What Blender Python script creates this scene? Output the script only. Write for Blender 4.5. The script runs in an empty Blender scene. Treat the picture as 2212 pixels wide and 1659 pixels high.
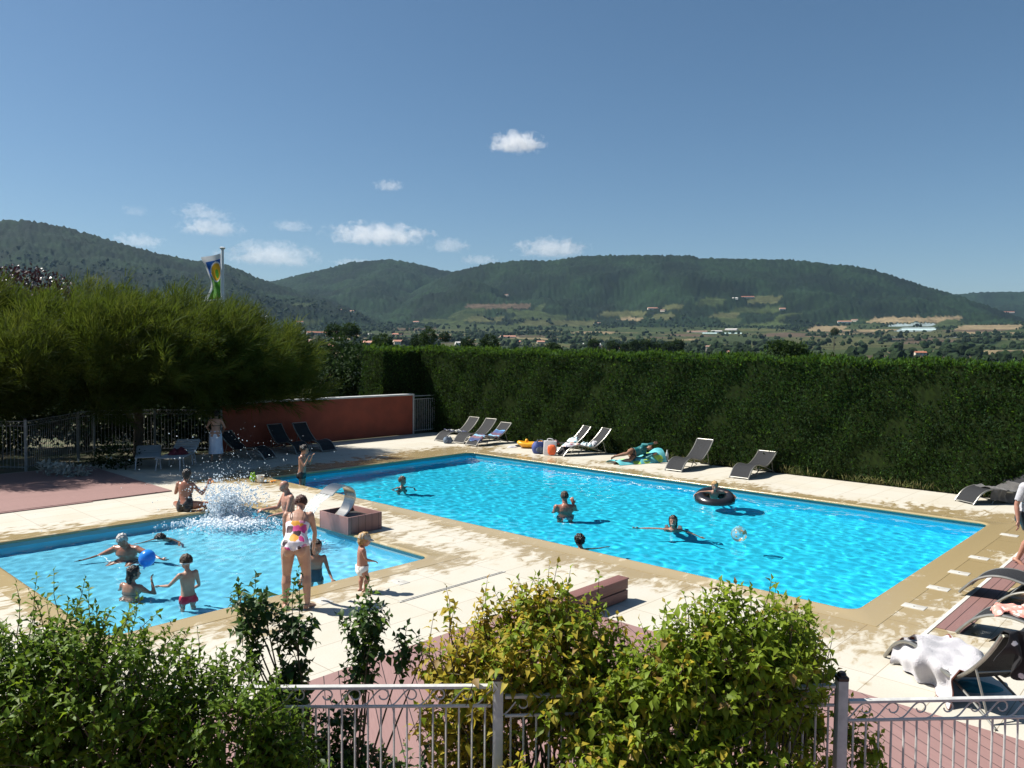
import bpy, bmesh, math, random
import numpy as np
from mathutils import Vector, Matrix

R = math.radians
rng = np.random.default_rng(11)
random.seed(11)
scene = bpy.context.scene
col = scene.collection
V = Vector

# ---------------------------------------------------------------- place frame
# camera stands 3.5 m above the pool deck; a runs across the big pool, b along it
EYE = 3.5
ORG = (-6.46, 20.83)
TH = R(46.87)
AX = (math.cos(TH), math.sin(TH))
BX = (math.sin(TH), -math.cos(TH))


def W(a, b, z=0.0):
    return V((ORG[0] + a * AX[0] + b * BX[0], ORG[1] + a * AX[1] + b * BX[1], z))


def yaw_ab(da, db):
    dx = da * AX[0] + db * BX[0]
    dy = da * AX[1] + db * BX[1]
    return math.atan2(dy, dx) - math.pi / 2


# ---------------------------------------------------------------- helpers
class MB:
    def __init__(self):
        self.v = []
        self.f = []
        self.m = []

    def add(self, vs, fs, m=0):
        o = len(self.v)
        self.v.extend([tuple(p) for p in vs])
        for f in fs:
            self.f.append(tuple(i + o for i in f))
            self.m.append(m)

    def box(self, c, s, rot=None, m=0, ch=0.0):
        hx, hy, hz = s[0] / 2, s[1] / 2, s[2] / 2
        if ch > 0:
            ch = min(ch, hx * .9, hy * .9, hz * .9)
            bm = bmesh.new()
            bmesh.ops.create_cube(bm, size=1)
            for v in bm.verts:
                v.co = V((v.co.x * s[0], v.co.y * s[1], v.co.z * s[2]))
            bmesh.ops.bevel(bm, geom=list(bm.edges), offset=ch, segments=2, affect='EDGES', profile=.5)
            bm.verts.index_update()
            vs = [v.co.copy() for v in bm.verts]
            fs = [[v.index for v in f.verts] for f in bm.faces]
            bm.free()
        else:
            vs = [V((x, y, z)) for x in (-hx, hx) for y in (-hy, hy) for z in (-hz, hz)]
            fs = [(0, 1, 3, 2), (4, 6, 7, 5), (0, 4, 5, 1), (2, 3, 7, 6), (0, 2, 6, 4), (1, 5, 7, 3)]
        if rot is not None:
            vs = [rot @ p for p in vs]
        c = V(c)
        self.add([p + c for p in vs], fs, m)

    def rings(self, rings, m=0, cap=True, closed=False):
        n = len(rings[0])
        vs = [p for r in rings for p in r]
        fs = []
        L = len(rings)
        for i in range(L if closed else L - 1):
            j = (i + 1) % L
            for k in range(n):
                q = (k + 1) % n
                fs.append((i * n + k, i * n + q, j * n + q, j * n + k))
        if cap and not closed:
            fs.append(tuple(range(n - 1, -1, -1)))
            fs.append(tuple((L - 1) * n + k for k in range(n)))
        self.add(vs, fs, m)

    def tube(self, pts, r, n=8, m=0, cap=True, closed=False, flat=1.0):
        pts = [V(p) for p in pts]
        if not hasattr(r, '__len__'):
            r = [r] * len(pts)
        L = len(pts)
        up = None
        rings = []
        for i in range(L):
            if closed:
                t = pts[(i + 1) % L] - pts[i - 1]
            else:
                t = pts[min(i + 1, L - 1)] - pts[max(i - 1, 0)]
            if t.length < 1e-9:
                t = V((0, 0, 1))
            t.normalize()
            if up is None:
                up = V((0, 0, 1)) if abs(t.z) < .9 else V((1, 0, 0))
            s = t.cross(up)
            if s.length < 1e-6:
                s = t.cross(V((0, 1, 0)))
            s.normalize()
            up = s.cross(t).normalized()
            rings.append([pts[i] + (s * math.cos(2 * math.pi * k / n) + up * flat * math.sin(2 * math.pi * k / n)) * r[i] for k in range(n)])
        self.rings(rings, m, cap, closed)

    def ell(self, c, r, nu=12, nv=8, rot=None, m=0):
        if not hasattr(r, '__len__'):
            r = (r, r, r)
        c = V(c)
        vs = []
        for i in range(1, nv):
            t = math.pi * i / nv
            for k in range(nu):
                p = 2 * math.pi * k / nu
                vs.append(V((r[0] * math.sin(t) * math.cos(p), r[1] * math.sin(t) * math.sin(p), r[2] * math.cos(t))))
        vs.append(V((0, 0, r[2])))
        vs.append(V((0, 0, -r[2])))
        if rot is not None:
            vs = [rot @ p for p in vs]
        fs = []
        for i in range(nv - 2):
            for k in range(nu):
                q = (k + 1) % nu
                fs.append((i * nu + k, (i + 1) * nu + k, (i + 1) * nu + q, i * nu + q))
        T = (nv - 1) * nu
        for k in range(nu):
            q = (k + 1) % nu
            fs.append((T, k, q))
            fs.append((T + 1, (nv - 2) * nu + q, (nv - 2) * nu + k))
        self.add([p + c for p in vs], fs, m)

    def lathe(self, prof, n=16, c=(0, 0, 0), m=0, cap=True):
        c = V(c)
        self.rings([[c + V((r * math.cos(2 * math.pi * k / n), r * math.sin(2 * math.pi * k / n), z)) for k in range(n)] for r, z in prof], m, cap)

    def grid(self, fn, nu, nv, m=0, thick=0.0):
        P = [[V(fn(i / nu, j / nv)) for j in range(nv + 1)] for i in range(nu + 1)]
        vs = [p for r in P for p in r]
        q = nv + 1
        fs = [(i * q + j, (i + 1) * q + j, (i + 1) * q + j + 1, i * q + j + 1) for i in range(nu) for j in range(nv)]
        if thick:
            N = len(vs)
            nn = []
            for i in range(nu + 1):
                for j in range(nv + 1):
                    du = P[min(i + 1, nu)][j] - P[max(i - 1, 0)][j]
                    dv = P[i][min(j + 1, nv)] - P[i][max(j - 1, 0)]
                    c = du.cross(dv)
                    nn.append(c.normalized() if c.length > 1e-9 else V((0, 0, 1)))
            vs = vs + [p - n * thick for p, n in zip(vs, nn)]
            fs = fs + [tuple(N + k for k in reversed(f)) for f in fs]
            edge = [i * q for i in range(nu + 1)] + [nu * q + j for j in range(1, nv + 1)] + [i * q + nv for i in range(nu - 1, -1, -1)] + [j for j in range(nv - 1, 0, -1)]
            for k in range(len(edge)):
                a, b = edge[k], edge[(k + 1) % len(edge)]
                fs.append((b, a, a + N, b + N))
        self.add(vs, fs, m)

    def build(self, name, mats, parent=None, smooth=True, angle=40):
        me = bpy.data.meshes.new(name)
        me.from_pydata(self.v, [], self.f)
        if not isinstance(mats, (list, tuple)):
            mats = [mats]
        for mm in mats:
            me.materials.append(mm)
        me.polygons.foreach_set('material_index', self.m)
        if smooth:
            me.polygons.foreach_set('use_smooth', [True] * len(me.polygons))
        me.update()
        if smooth and angle < 180:
            me.set_sharp_from_angle(angle=R(angle))
        o = bpy.data.objects.new(name, me)
        col.objects.link(o)
        if parent is not None:
            o.parent = parent
        return o


def mesh_np(name, verts, tris, mats, parent=None, smooth=False, mi=None, corners=3):
    verts = np.asarray(verts, np.float32).reshape(-1, 3)
    tris = np.asarray(tris, np.int32).reshape(-1, corners)
    me = bpy.data.meshes.new(name)
    me.vertices.add(len(verts))
    me.vertices.foreach_set('co', verts.ravel())
    me.loops.add(tris.size)
    me.loops.foreach_set('vertex_index', tris.ravel())
    me.polygons.add(len(tris))
    me.polygons.foreach_set('loop_start', np.arange(0, tris.size, corners, dtype=np.int32))
    me.polygons.foreach_set('loop_total', np.full(len(tris), corners, np.int32))
    if not isinstance(mats, (list, tuple)):
        mats = [mats]
    for mm in mats:
        me.materials.append(mm)
    if mi is not None:
        me.polygons.foreach_set('material_index', np.asarray(mi, np.int32))
    me.polygons.foreach_set('use_smooth', np.full(len(tris), smooth, bool))
    me.update(calc_edges=True)
    me.validate()
    o = bpy.data.objects.new(name, me)
    col.objects.link(o)
    if parent is not None:
        o.parent = parent
    return o


def tag(o, label=None, cat=None, group=None, kind=None):
    if label:
        o['label'] = label
    if cat:
        o['category'] = cat
    if group:
        o['group'] = group
    if kind:
        o['kind'] = kind
    return o


def thing(name, label, cat, loc=(0, 0, 0), rz=0.0, group=None):
    o = bpy.data.objects.new(name, None)
    o.empty_display_size = .2
    col.objects.link(o)
    o.location = loc
    o.rotation_euler = (0, 0, rz)
    return tag(o, label, cat, group)


def copy_tree(o, parent=None):
    c = o.copy()
    col.objects.link(c)
    if parent is not None:
        c.parent = parent
    for ch in list(o.children):
        copy_tree(ch, c)
    return c


# ---------------------------------------------------------------- materials
def nt(name):
    m = bpy.data.materials.new(name)
    m.use_nodes = True
    t = m.node_tree
    t.nodes.clear()
    return m, t, t.nodes, t.links


def mixc(N, L, fac, a, b, mode='MIX'):
    n = N.new('ShaderNodeMix')
    n.data_type = 'RGBA'
    n.blend_type = mode
    for sock, val in ((n.inputs[0], fac), (n.inputs[6], a), (n.inputs[7], b)):
        if hasattr(val, 'links') or hasattr(val, 'is_linked'):
            L.new(val, sock)
        elif isinstance(val, (tuple, list)):
            sock.default_value = tuple(val[:3]) + (1,)
        else:
            sock.default_value = val
    return n.outputs[2]


def noise(N, L, vec, scale, detail=4, rough=.55, dist=0):
    n = N.new('ShaderNodeTexNoise')
    n.inputs['Scale'].default_value = scale
    n.inputs['Detail'].default_value = detail
    n.inputs['Roughness'].default_value = rough
    n.inputs['Distortion'].default_value = dist
    if vec is not None:
        L.new(vec, n.inputs['Vector'])
    return n


def mrange(N, L, val, lo, hi, a=0., b=1., smooth=True):
    n = N.new('ShaderNodeMapRange')
    n.interpolation_type = 'SMOOTHSTEP' if smooth else 'LINEAR'
    L.new(val, n.inputs[0])
    n.inputs[1].default_value = lo
    n.inputs[2].default_value = hi
    n.inputs[3].default_value = a
    n.inputs[4].default_value = b
    return n.outputs[0]


def math_(N, L, op, a, b=None, c=None):
    n = N.new('ShaderNodeMath')
    n.operation = op
    for i, val in enumerate((a, b, c)):
        if val is None:
            continue
        if hasattr(val, 'is_linked'):
            L.new(val, n.inputs[i])
        else:
            n.inputs[i].default_value = val
    return n.outputs[0]


def M(name, c, c2=None, rough=.6, scale=6, detail=5, lo=.35, hi=.65, bump=0., bscale=40, metal=0., spec=.5, trans=0., rand=0., stretch=None, coat=0., tcol=None, sheen=0.):
    m, t, N, L = nt(name)
    out = N.new('ShaderNodeOutputMaterial')
    p = N.new('ShaderNodeBsdfPrincipled')
    tc = N.new('ShaderNodeTexCoord')
    vec = tc.outputs['Object']
    if stretch:
        mp = N.new('ShaderNodeMapping')
        mp.inputs['Scale'].default_value = stretch
        L.new(vec, mp.inputs[0])
        vec = mp.outputs[0]
    if c2 is None:
        c2 = tuple(x * .82 for x in c)
    nz = noise(N, L, vec, scale, detail)
    colr = mixc(N, L, mrange(N, L, nz.outputs[0], lo, hi), c, c2)
    if rand:
        g = N.new('ShaderNodeNewGeometry')
        colr = mixc(N, L, 1.0, colr, mixc(N, L, g.outputs['Random Per Island'], (1 - rand,) * 3, (1 + rand * .6,) * 3), 'MULTIPLY')
    L.new(colr, p.inputs['Base Color'])
    p.inputs['Roughness'].default_value = rough
    p.inputs['Metallic'].default_value = metal
    p.inputs['Specular IOR Level'].default_value = spec
    p.inputs['Coat Weight'].default_value = coat
    p.inputs['Sheen Weight'].default_value = sheen
    if bump:
        b = N.new('ShaderNodeBump')
        b.inputs['Strength'].default_value = bump
        b.inputs['Distance'].default_value = .02
        n2 = noise(N, L, vec, bscale, 4)
        L.new(n2.outputs[0], b.inputs['Height'])
        L.new(b.outputs[0], p.inputs['Normal'])
    if trans:
        tr = N.new('ShaderNodeBsdfTranslucent')
        L.new(mixc(N, L, .5, colr, tcol or tuple(min(1, x * 1.6) for x in c)), tr.inputs[0])
        mx = N.new('ShaderNodeMixShader')
        mx.inputs[0].default_value = trans
        L.new(p.outputs[0], mx.inputs[1])
        L.new(tr.outputs[0], mx.inputs[2])
        L.new(mx.outputs[0], out.inputs[0])
    else:
        L.new(p.outputs[0], out.inputs[0])
    return m


def stripes(name, cols, axis=1, scale=1.0, rough=.9, wob=.02):
    """woven cloth with coloured bands along an axis of the object"""
    m, t, N, L = nt(name)
    out = N.new('ShaderNodeOutputMaterial')
    p = N.new('ShaderNodeBsdfPrincipled')
    tc = N.new('ShaderNodeTexCoord')
    sp = N.new('ShaderNodeSeparateXYZ')
    L.new(tc.outputs['Object'], sp.inputs[0])
    nz = noise(N, L, tc.outputs['Object'], 6, 3)
    v = math_(N, L, 'ADD', math_(N, L, 'MULTIPLY', sp.outputs[axis], scale), math_(N, L, 'MULTIPLY', nz.outputs[0], wob))
    fr = math_(N, L, 'FRACT', v)
    cr = N.new('ShaderNodeValToRGB')
    cr.color_ramp.interpolation = 'CONSTANT'
    L.new(fr, cr.inputs[0])
    e = cr.color_ramp.elements
    while len(e) < len(cols):
        e.new(.5)
    for i, c in enumerate(cols):
        e[i].position = i / len(cols)
        e[i].color = tuple(c) + (1,)
    L.new(cr.outputs[0], p.inputs['Base Color'])
    p.inputs['Roughness'].default_value = rough
    p.inputs['Sheen Weight'].default_value = .2
    b = N.new('ShaderNodeBump')
    b.inputs['Strength'].default_value = .4
    b.inputs['Distance'].default_value = .01
    L.new(noise(N, L, tc.outputs['Object'], 120, 2).outputs[0], b.inputs['Height'])
    L.new(b.outputs[0], p.inputs['Normal'])
    L.new(p.outputs[0], out.inputs[0])
    return m


def blotch(name, base, spots, scale=9., rough=.8, size=.36, wet=0):
    """printed cloth: big flower-like blots of several colours on a ground colour"""
    m, t, N, L = nt(name)
    out = N.new('ShaderNodeOutputMaterial')
    p = N.new('ShaderNodeBsdfPrincipled')
    tc = N.new('ShaderNodeTexCoord')
    nz = noise(N, L, tc.outputs['Object'], scale * 2.2, 3)
    add = N.new('ShaderNodeVectorMath')
    add.operation = 'MULTIPLY_ADD'
    L.new(nz.outputs[1], add.inputs[0])
    add.inputs[1].default_value = (.05,) * 3
    L.new(tc.outputs['Object'], add.inputs[2])
    vo = N.new('ShaderNodeTexVoronoi')
    vo.inputs['Scale'].default_value = scale
    vo.inputs['Randomness'].default_value = .8
    L.new(add.outputs[0], vo.inputs['Vector'])
    sp = N.new('ShaderNodeSeparateColor')
    L.new(vo.outputs['Color'], sp.inputs[0])
    cr = N.new('ShaderNodeValToRGB')
    cr.color_ramp.interpolation = 'CONSTANT'
    e = cr.color_ramp.elements
    while len(e) < len(spots):
        e.new(.5)
    for i, c in enumerate(spots):
        e[i].position = i / len(spots)
        e[i].color = tuple(c) + (1,)
    L.new(sp.outputs[0], cr.inputs[0])
    k = mrange(N, L, vo.outputs['Distance'], size, size + .06)
    L.new(mixc(N, L, k, cr.outputs[0], base), p.inputs['Base Color'])
    p.inputs['Roughness'].default_value = rough
    L.new(p.outputs[0], out.inputs[0])
    return m


# ---------------------------------------------------------------- camera, sun, sky
cam = bpy.data.cameras.new('camera')
cam.sensor_width = 36
cam.lens = 36 * 1703 / 2212
cam.clip_start = .1
cam.clip_end = 60000
camo = bpy.data.objects.new('camera', cam)
col.objects.link(camo)
pit = math.atan(78 / 1703)
rho = .0076
fw = V((0, math.cos(pit), -math.sin(pit)))
rt = V((1, 0, 0))
up = V((0, math.sin(pit), math.cos(pit)))
right = rt * math.cos(rho) + up * math.sin(rho)
upv = up * math.cos(rho) - rt * math.sin(rho)
mw = Matrix((right, upv, -fw)).transposed().to_4x4()
mw.translation = V((0, 0, EYE))
camo.matrix_world = mw
scene.camera = camo

SUN_DIR = V((-.955, .16, 1.22)).normalized()
sun = bpy.data.lights.new('sun', 'SUN')
sun.energy = 5.0
sun.angle = R(.53)
sun.color = (1, .95, .87)
sun.cycles.is_caustics_light = True
suno = bpy.data.objects.new('sun', sun)
col.objects.link(suno)
suno.rotation_euler = (-SUN_DIR).to_track_quat('-Z', 'Y').to_euler()
suno.location = SUN_DIR * 60

w = bpy.data.worlds.new('World')
scene.world = w
w.use_nodes = True
wn = w.node_tree.nodes
wl = w.node_tree.links
wn.clear()
wo = wn.new('ShaderNodeOutputWorld')
bg = wn.new('ShaderNodeBackground')
sky = wn.new('ShaderNodeTexSky')
sky.sky_type = 'NISHITA'
sky.sun_disc = False
sky.sun_elevation = math.asin(SUN_DIR.z)
sky.sun_rotation = math.atan2(SUN_DIR.x, SUN_DIR.y)
sky.altitude = 300
sky.air_density = 1.0
sky.dust_density = .8
sky.ozone_density = 5.0
hsv = wn.new('ShaderNodeHueSaturation')
hsv.inputs['Saturation'].default_value = 1.05
hsv.inputs['Hue'].default_value = .493
wl.new(sky.outputs[0], hsv.inputs['Color'])
wl.new(hsv.outputs[0], bg.inputs[0])
bg.inputs[1].default_value = SKY_STRENGTH = .054
wl.new(bg.outputs[0], wo.inputs[0])

vs_ = scene.view_settings
scene.display_settings.display_device = 'sRGB'
vs_.view_transform = 'Standard'
vs_.look = 'None'
vs_.exposure = .80
vs_.gamma = 1
vs_.use_curve_mapping = False
cy = scene.cycles
cy.use_denoising = True
cy.denoiser = 'OPENIMAGEDENOISE'
cy.max_bounces = 12
cy.diffuse_bounces = 4
cy.glossy_bounces = 3
cy.transmission_bounces = 8
cy.transparent_max_bounces = 12
cy.volume_bounces = 5
cy.sample_clamp_indirect = 6
cy.sample_clamp_direct = 12
cy.caustics_reflective = False
cy.caustics_refractive = True
# ================================================================ the land beyond the pool
def pix_dir(u, v):
    """bearing and slope of a direction seen through the lens (used to survey the skyline)"""
    du, dv = (u - 1106) / 1703, (v - 829.5) / 1703
    r = du * math.cos(rho) + dv * math.sin(rho)
    d = -du * math.sin(rho) + dv * math.cos(rho)
    cp, sp = math.cos(pit), math.sin(pit)
    x, y, z = r, cp - d * sp, -sp - d * cp
    return math.atan2(x, y), z / math.hypot(x, y)


_nr = np.random.default_rng(5)
_waves = [(_nr.uniform(0, 2 * math.pi), 2 * math.pi / L, A, _nr.uniform(0, 6.28)) for L, A in
          [(1500, 26), (1100, 22), (800, 18), (620, 15), (470, 12), (390, 10), (300, 8), (240, 6), (190, 5), (150, 4)] for _ in range(2)]


def rough(x, y):
    z = np.zeros_like(x)
    for th, k, A, ph in _waves:
        z = z + A * .6 * np.sin(k * (x * math.cos(th) + y * math.sin(th)) + ph + 1.3 * np.sin(k * .6 * (y * math.cos(th) - x * math.sin(th)) + ph * 2))
    return z


RIDGES = [
    (4200, 2500, [(-1400, 560), (-700, 500), (-300, 462), (0, 478), (60, 476), (130, 487), (250, 522), (330, 545), (420, 563), (490, 571), (556, 600), (605, 617), (700, 645), (820, 690), (900, 760)]),
    (5600, 3900, [(300, 720), (450, 650), (556, 613), (605, 604), (650, 592), (700, 581), (760, 566), (840, 560), (900, 569), (950, 582), (985, 588), (1060, 612), (1150, 650), (1250, 720)]),
    (4800, 3500, [(760, 720), (850, 650), (920, 615), (985, 585), (1060, 568), (1130, 561), (1180, 563), (1200, 561), (1260, 552), (1370, 550), (1490, 551), (1512, 557), (1700, 560), (1760, 566), (1850, 575), (1920, 592), (1980, 612), (2057, 635), (2120, 655), (2200, 685), (2300, 730)]),
    (7600, 5600, [(1850, 690), (1950, 652), (2057, 636), (2120, 630), (2212, 629), (2400, 615), (2800, 600), (3600, 640)]),
]
_rid = []
for r0, rf, pts in RIDGES:
    q = [pix_dir(u, v) for u, v in pts]
    _rid.append((r0, rf, np.array([a for a, s in q]), np.array([EYE + r0 * s for a, s in q])))

_pr = np.array([0, 44, 60, 150, 300, 600, 1000, 2000, 3000, 3800, 5000, 9500])
_pz = np.array([-.06, -.1, -1.5, -7, -10, -10, -8.5, 19, 66, 118, 160, 200])


def land_z(az, r, fine=True):
    az = np.asarray(az, float)
    r = np.asarray(r, float)
    x, y = r * np.sin(az), r * np.cos(az)
    z = np.interp(r, _pr, _pz)
    left = np.clip((-.10 - az) / .16, 0, 1)
    z = z + left * 15 * np.exp(-((np.log(np.maximum(r, 1)) - math.log(560)) / .55) ** 2)
    n = rough(x, y)
    z = z + n * .06 * np.clip((r - 500) / 1500, 0, 1)
    for r0, rf, A, Zr in _rid:
        zr = np.interp(az, A, Zr)
        s = np.clip((r - rf) / (r0 - rf), 0, 1)
        zf = np.interp(rf, _pr, _pz) - 12
        up_ = zf + (zr - zf) * (.72 * s + .28 * s * s) + n * np.sin(np.pi * np.clip(s, 0, 1)) * 1.0
        dn = zr - (r - r0) * .16
        h = np.where(r < r0, up_, dn)
        h = np.where(r < rf, -1e3, h)
        z = np.maximum(z, h)
    return z


def ground_px(u, v, rmin=150):
    """distance at which the land meets a line of sight"""
    az, s = pix_dir(u, v)
    rr = np.geomspace(rmin, 8000, 900)
    zz = land_z(np.full_like(rr, az), rr)
    e = (zz - EYE) / rr
    k = np.argmax(e >= s)
    r = rr[k] if e[k] >= s else 900
    return V((r * math.sin(az), r * math.cos(az), float(land_z(az, r)))), r


# ---- land cover: woods, meadows, stubble, each a real colour of the ground
seeds = []
sr = np.random.default_rng(21)
for i in range(620):
    az = sr.uniform(-.75, .75)
    r = math.sqrt(sr.uniform(350 ** 2, 4300 ** 2))
    t = sr.random()
    if r > 3300:
        t = t * .62
    c = 0 if t < .36 else 1 if t < .64 else 2 if t < .82 else 3 if t < .93 else 4
    seeds.append((r * math.sin(az), r * math.cos(az), c, sr.uniform(0, 3.14), sr.uniform(.85, 1.15)))
COVER = np.array([(.0068, .0155, .0060), (.031, .044, .015), (.056, .060, .024), (.18, .14, .08), (.075, .054, .036), (.19, .235, .24)])
# fields surveyed one by one: (u0, v0, u1, v1, cover)
FIELDS = [(1870, 685, 2082, 697, 3), (1742, 704, 1832, 714, 3), (1848, 712, 1925, 717, 3), (1918, 699, 2025, 705, 5), (1930, 707, 2025, 716, 5),
          (1330, 686, 1392, 692, 3), (1000, 656, 1150, 666, 4), (1150, 656, 1180, 672, 1), (1290, 672, 1400, 684, 2), (1425, 658, 1480, 668, 2), (1500, 645, 1570, 660, 1), (1572, 664, 1690, 676, 1), (1610, 640, 1690, 655, 2),
          (1640, 720, 1745, 728, 4), (1430, 742, 1640, 752, 2), (1900, 716, 2080, 728, 2), (2060, 702, 2212, 712, 3), (1260, 728, 1420, 736, 2), (1500, 727, 1680, 740, 1), (1680, 728, 1900, 745, 2), (2140, 735, 2212, 752, 1), (2135, 758, 2300, 772, 4), (940, 700, 1130, 712, 1), (1120, 692, 1290, 704, 2), (1210, 705, 1300, 716, 1), (1230, 716, 1330, 722, 3), (1820, 700, 1905, 712, 1), (2020, 690, 2075, 700, 1), (1830, 750, 1925, 768, 1),
          (620, 690, 700, 700, 1), (900, 690, 1010, 700, 1), (1000, 684, 1090, 695, 2), (1100, 680, 1230, 690, 1), (170, 598, 230, 606, 2), (620, 655, 680, 662, 1), (1530, 676, 1600, 686, 2), (1400, 678, 1460, 690, 2)]


def cover_at(az, r, x, y, z):
    n = len(az)
    code = np.zeros(n, int)
    tint = np.ones(n)
    sel = np.where(r < 4300)[0]
    S = np.array([(a, b) for a, b, *_ in seeds])
    cc = np.array([s[2] for s in seeds])
    tt = np.array([s[4] for s in seeds])
    for k in range(0, len(sel), 20000):
        q = sel[k:k + 20000]
        d = (x[q, None] - S[None, :, 0]) ** 2 * .45 + (y[q, None] - S[None, :, 1]) ** 2
        j = d.argmin(1)
        code[q] = cc[j]
        tint[q] = tt[j]
    # steep slopes and the heights are all wood
    steep = np.zeros(n, bool)
    for r0, rf, A, Zr in _rid:
        zr = np.interp(az, A, Zr)
        s = (r - rf) / (r0 - rf)
        steep |= (s > .22) & (s < 2) & (zr > np.interp(r, _pr, _pz) + 10)
    code[steep | (r >= 4300)] = 0
    sl = (z - EYE) / r
    for u0, v0, u1, v1, c in FIELDS:
        a0, s0 = pix_dir(u0, (v0 + v1) / 2)
        a1, s1 = pix_dir(u1, (v0 + v1) / 2)
        st = pix_dir((u0 + u1) / 2, v0)[1]
        sb = pix_dir((u0 + u1) / 2, v1)[1]
        sk = (sl - sb) / (st - sb)
        ins = (az > a0 + .010 * sk) & (az < a1 - .006 * (1 - sk)) & (sl > sb) & (sl < st)
        code[ins] = c
        tint[ins] = 1
    return code, tint


def land_mesh(name, azs, rs, mats, treeamp=0., seed=3):
    AZ, RR = np.meshgrid(azs, rs, indexing='ij')
    az, r = AZ.ravel(), RR.ravel()
    z = land_z(az, r)
    x, y = r * np.sin(az), r * np.cos(az)
    code, tint = cover_at(az, r, x, y, z)
    g = np.random.default_rng(seed)
    amp = np.where(code == 0, 1., .05) * treeamp
    zz = z + g.normal(0, 1, len(z)) * amp * np.clip((r - 250) / 600, 0, 1)
    na, nr_ = len(azs), len(rs)
    I = np.arange(na * nr_).reshape(na, nr_)
    q = np.stack([I[:-1, :-1], I[1:, :-1], I[1:, 1:], I[:-1, 1:]], -1).reshape(-1, 4)
    q = q[:, ::-1]
    o = mesh_np(name, np.stack([x, y, zz], 1), q, mats, smooth=True, corners=4)
    c = COVER[code] * (tint * (1 + g.normal(0, .10, len(z))))[:, None]
    # broad stands of lighter and darker trees
    bl = rough(x * 2.3 + 500, y * 2.3) / 30
    c = c * np.clip(1 + .35 * bl * (code == 0), .5, 1.6)[:, None]
    ca = o.data.color_attributes.new('cover', 'FLOAT_COLOR', 'POINT')
    ca.data.foreach_set('color', np.concatenate([c, np.ones((len(c), 1))], 1).astype(np.float32).ravel())
    return o


def cover_mat():
    m, t, N, L = nt('land_cover')
    out = N.new('ShaderNodeOutputMaterial')
    p = N.new('ShaderNodeBsdfPrincipled')
    at = N.new('ShaderNodeVertexColor')
    at.layer_name = 'cover'
    tc = N.new('ShaderNodeTexCoord')
    nz = noise(N, L, tc.outputs['Object'], .022, 6, .72)
    k = mrange(N, L, nz.outputs[0], .3, .7, .6, 1.35)
    L.new(mixc(N, L, 1., at.outputs[0], k, 'MULTIPLY'), p.inputs['Base Color'])
    p.inputs['Roughness'].default_value = .95
    p.inputs['Specular IOR Level'].default_value = .1
    b = N.new('ShaderNodeBump')
    b.inputs['Strength'].default_value = .6
    b.inputs['Distance'].default_value = 5
    L.new(noise(N, L, tc.outputs['Object'], .12, 3, .7).outputs[0], b.inputs['Height'])
    L.new(b.outputs[0], p.inputs['Normal'])
    L.new(p.outputs[0], out.inputs[0])
    return m


m_land = cover_mat()
azs = np.linspace(R(-44), R(44), 880)
r_val = np.geomspace(42, 2480, 190)
r_hill = np.concatenate([np.linspace(2480, 6000, 175), np.linspace(6040, 9000, 45)])
o = land_mesh('valley_ground', azs, r_val, m_land, 1.0, 3)
tag(o, 'valley floor of meadows, stubble fields and woods below the hills', 'land', kind='structure')
o = land_mesh('hills', azs, r_hill, m_land, 4.2, 4)
tag(o, 'long wooded hills closing the valley', 'hills', kind='structure')
# the rest of the round, out of the picture, and the plateau the pool stands on
az2 = np.linspace(R(44), R(316), 60)
r_all = np.geomspace(42, 9000, 40)
o = land_mesh('ground', az2, r_all, m_land, 0., 5)
tag(o, kind='structure')
m_soil = M('soil', (.10, .085, .05), (.05, .07, .025), rough=.95, scale=1.3, bump=.5, bscale=14)

# ---- woods that read as one mass
ICO = {}
for lv in (1, 2):
    bm = bmesh.new()
    bmesh.ops.create_icosphere(bm, subdivisions=lv, radius=1)
    ICO[lv] = (np.array([v.co[:] for v in bm.verts]), np.array([[v.index for v in f.verts] for f in bm.faces]))
    bm.free()


def blobs(pos, rad, hgt, lv, g, jit=.28):
    bv, bf = ICO[lv]
    n = len(pos)
    J = 1 + g.normal(0, jit, (n, len(bv), 1))
    vv = bv[None] * J * np.stack([rad, rad, hgt], 1)[:, None, :] + pos[:, None, :] + np.array([0, 0, 1]) * hgt[:, None, None] * .8
    ff = bf[None] + (np.arange(n) * len(bv))[:, None, None]
    return vv.reshape(-1, 3), ff.reshape(-1, 3)


m_wood = M('wood_leaves', (.0105, .022, .0075), (.016, .030, .010), rough=.9, scale=.2, rand=.55, spec=.15)
g = np.random.default_rng(77)
cand_az = g.uniform(-.66, .66, 60000)
cand_r = np.sqrt(g.uniform(330 ** 2, 3700 ** 2, 60000))
cx_, cy_ = cand_r * np.sin(cand_az), cand_r * np.cos(cand_az)
cz_ = land_z(cand_az, cand_r)
code, _t = cover_at(cand_az, cand_r, cx_, cy_, cz_)
# woods fill the wood parcels; a few field trees and hedgerows between
keep = (code == 0) & (g.random(60000) < .26)
keep |= (code > 0) & (code < 3) & (g.random(60000) < .012)
edge = np.abs(((cx_ * .8 + cy_ * .6) % 210) - 105) > 99
keep |= edge & (code > 0) & (code < 3) & (g.random(60000) < .35)
k = np.where(keep)[0]
P = np.stack([cx_, cy_, cz_], 1)[k]
rr_ = cand_r[k]
rad = 1.6 + 5.6 * g.random(len(k)) ** 1.5 * np.clip(rr_ / 900, .75, 1.15)
hg = rad * g.uniform(.75, 1.15, len(k))
nearm = rr_ < 1500
V1, F1 = blobs(P[nearm], rad[nearm], hg[nearm], 2, g, .2)
V2, F2 = blobs(P[~nearm], rad[~nearm], hg[~nearm], 1, g, .2)
o = mesh_np('far_woods', np.concatenate([V1, V2]), np.concatenate([F1, F2 + len(V1)]), m_wood, smooth=False)
tag(o, 'woods and hedgerow trees across the valley floor', 'woods', kind='stuff')

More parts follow.
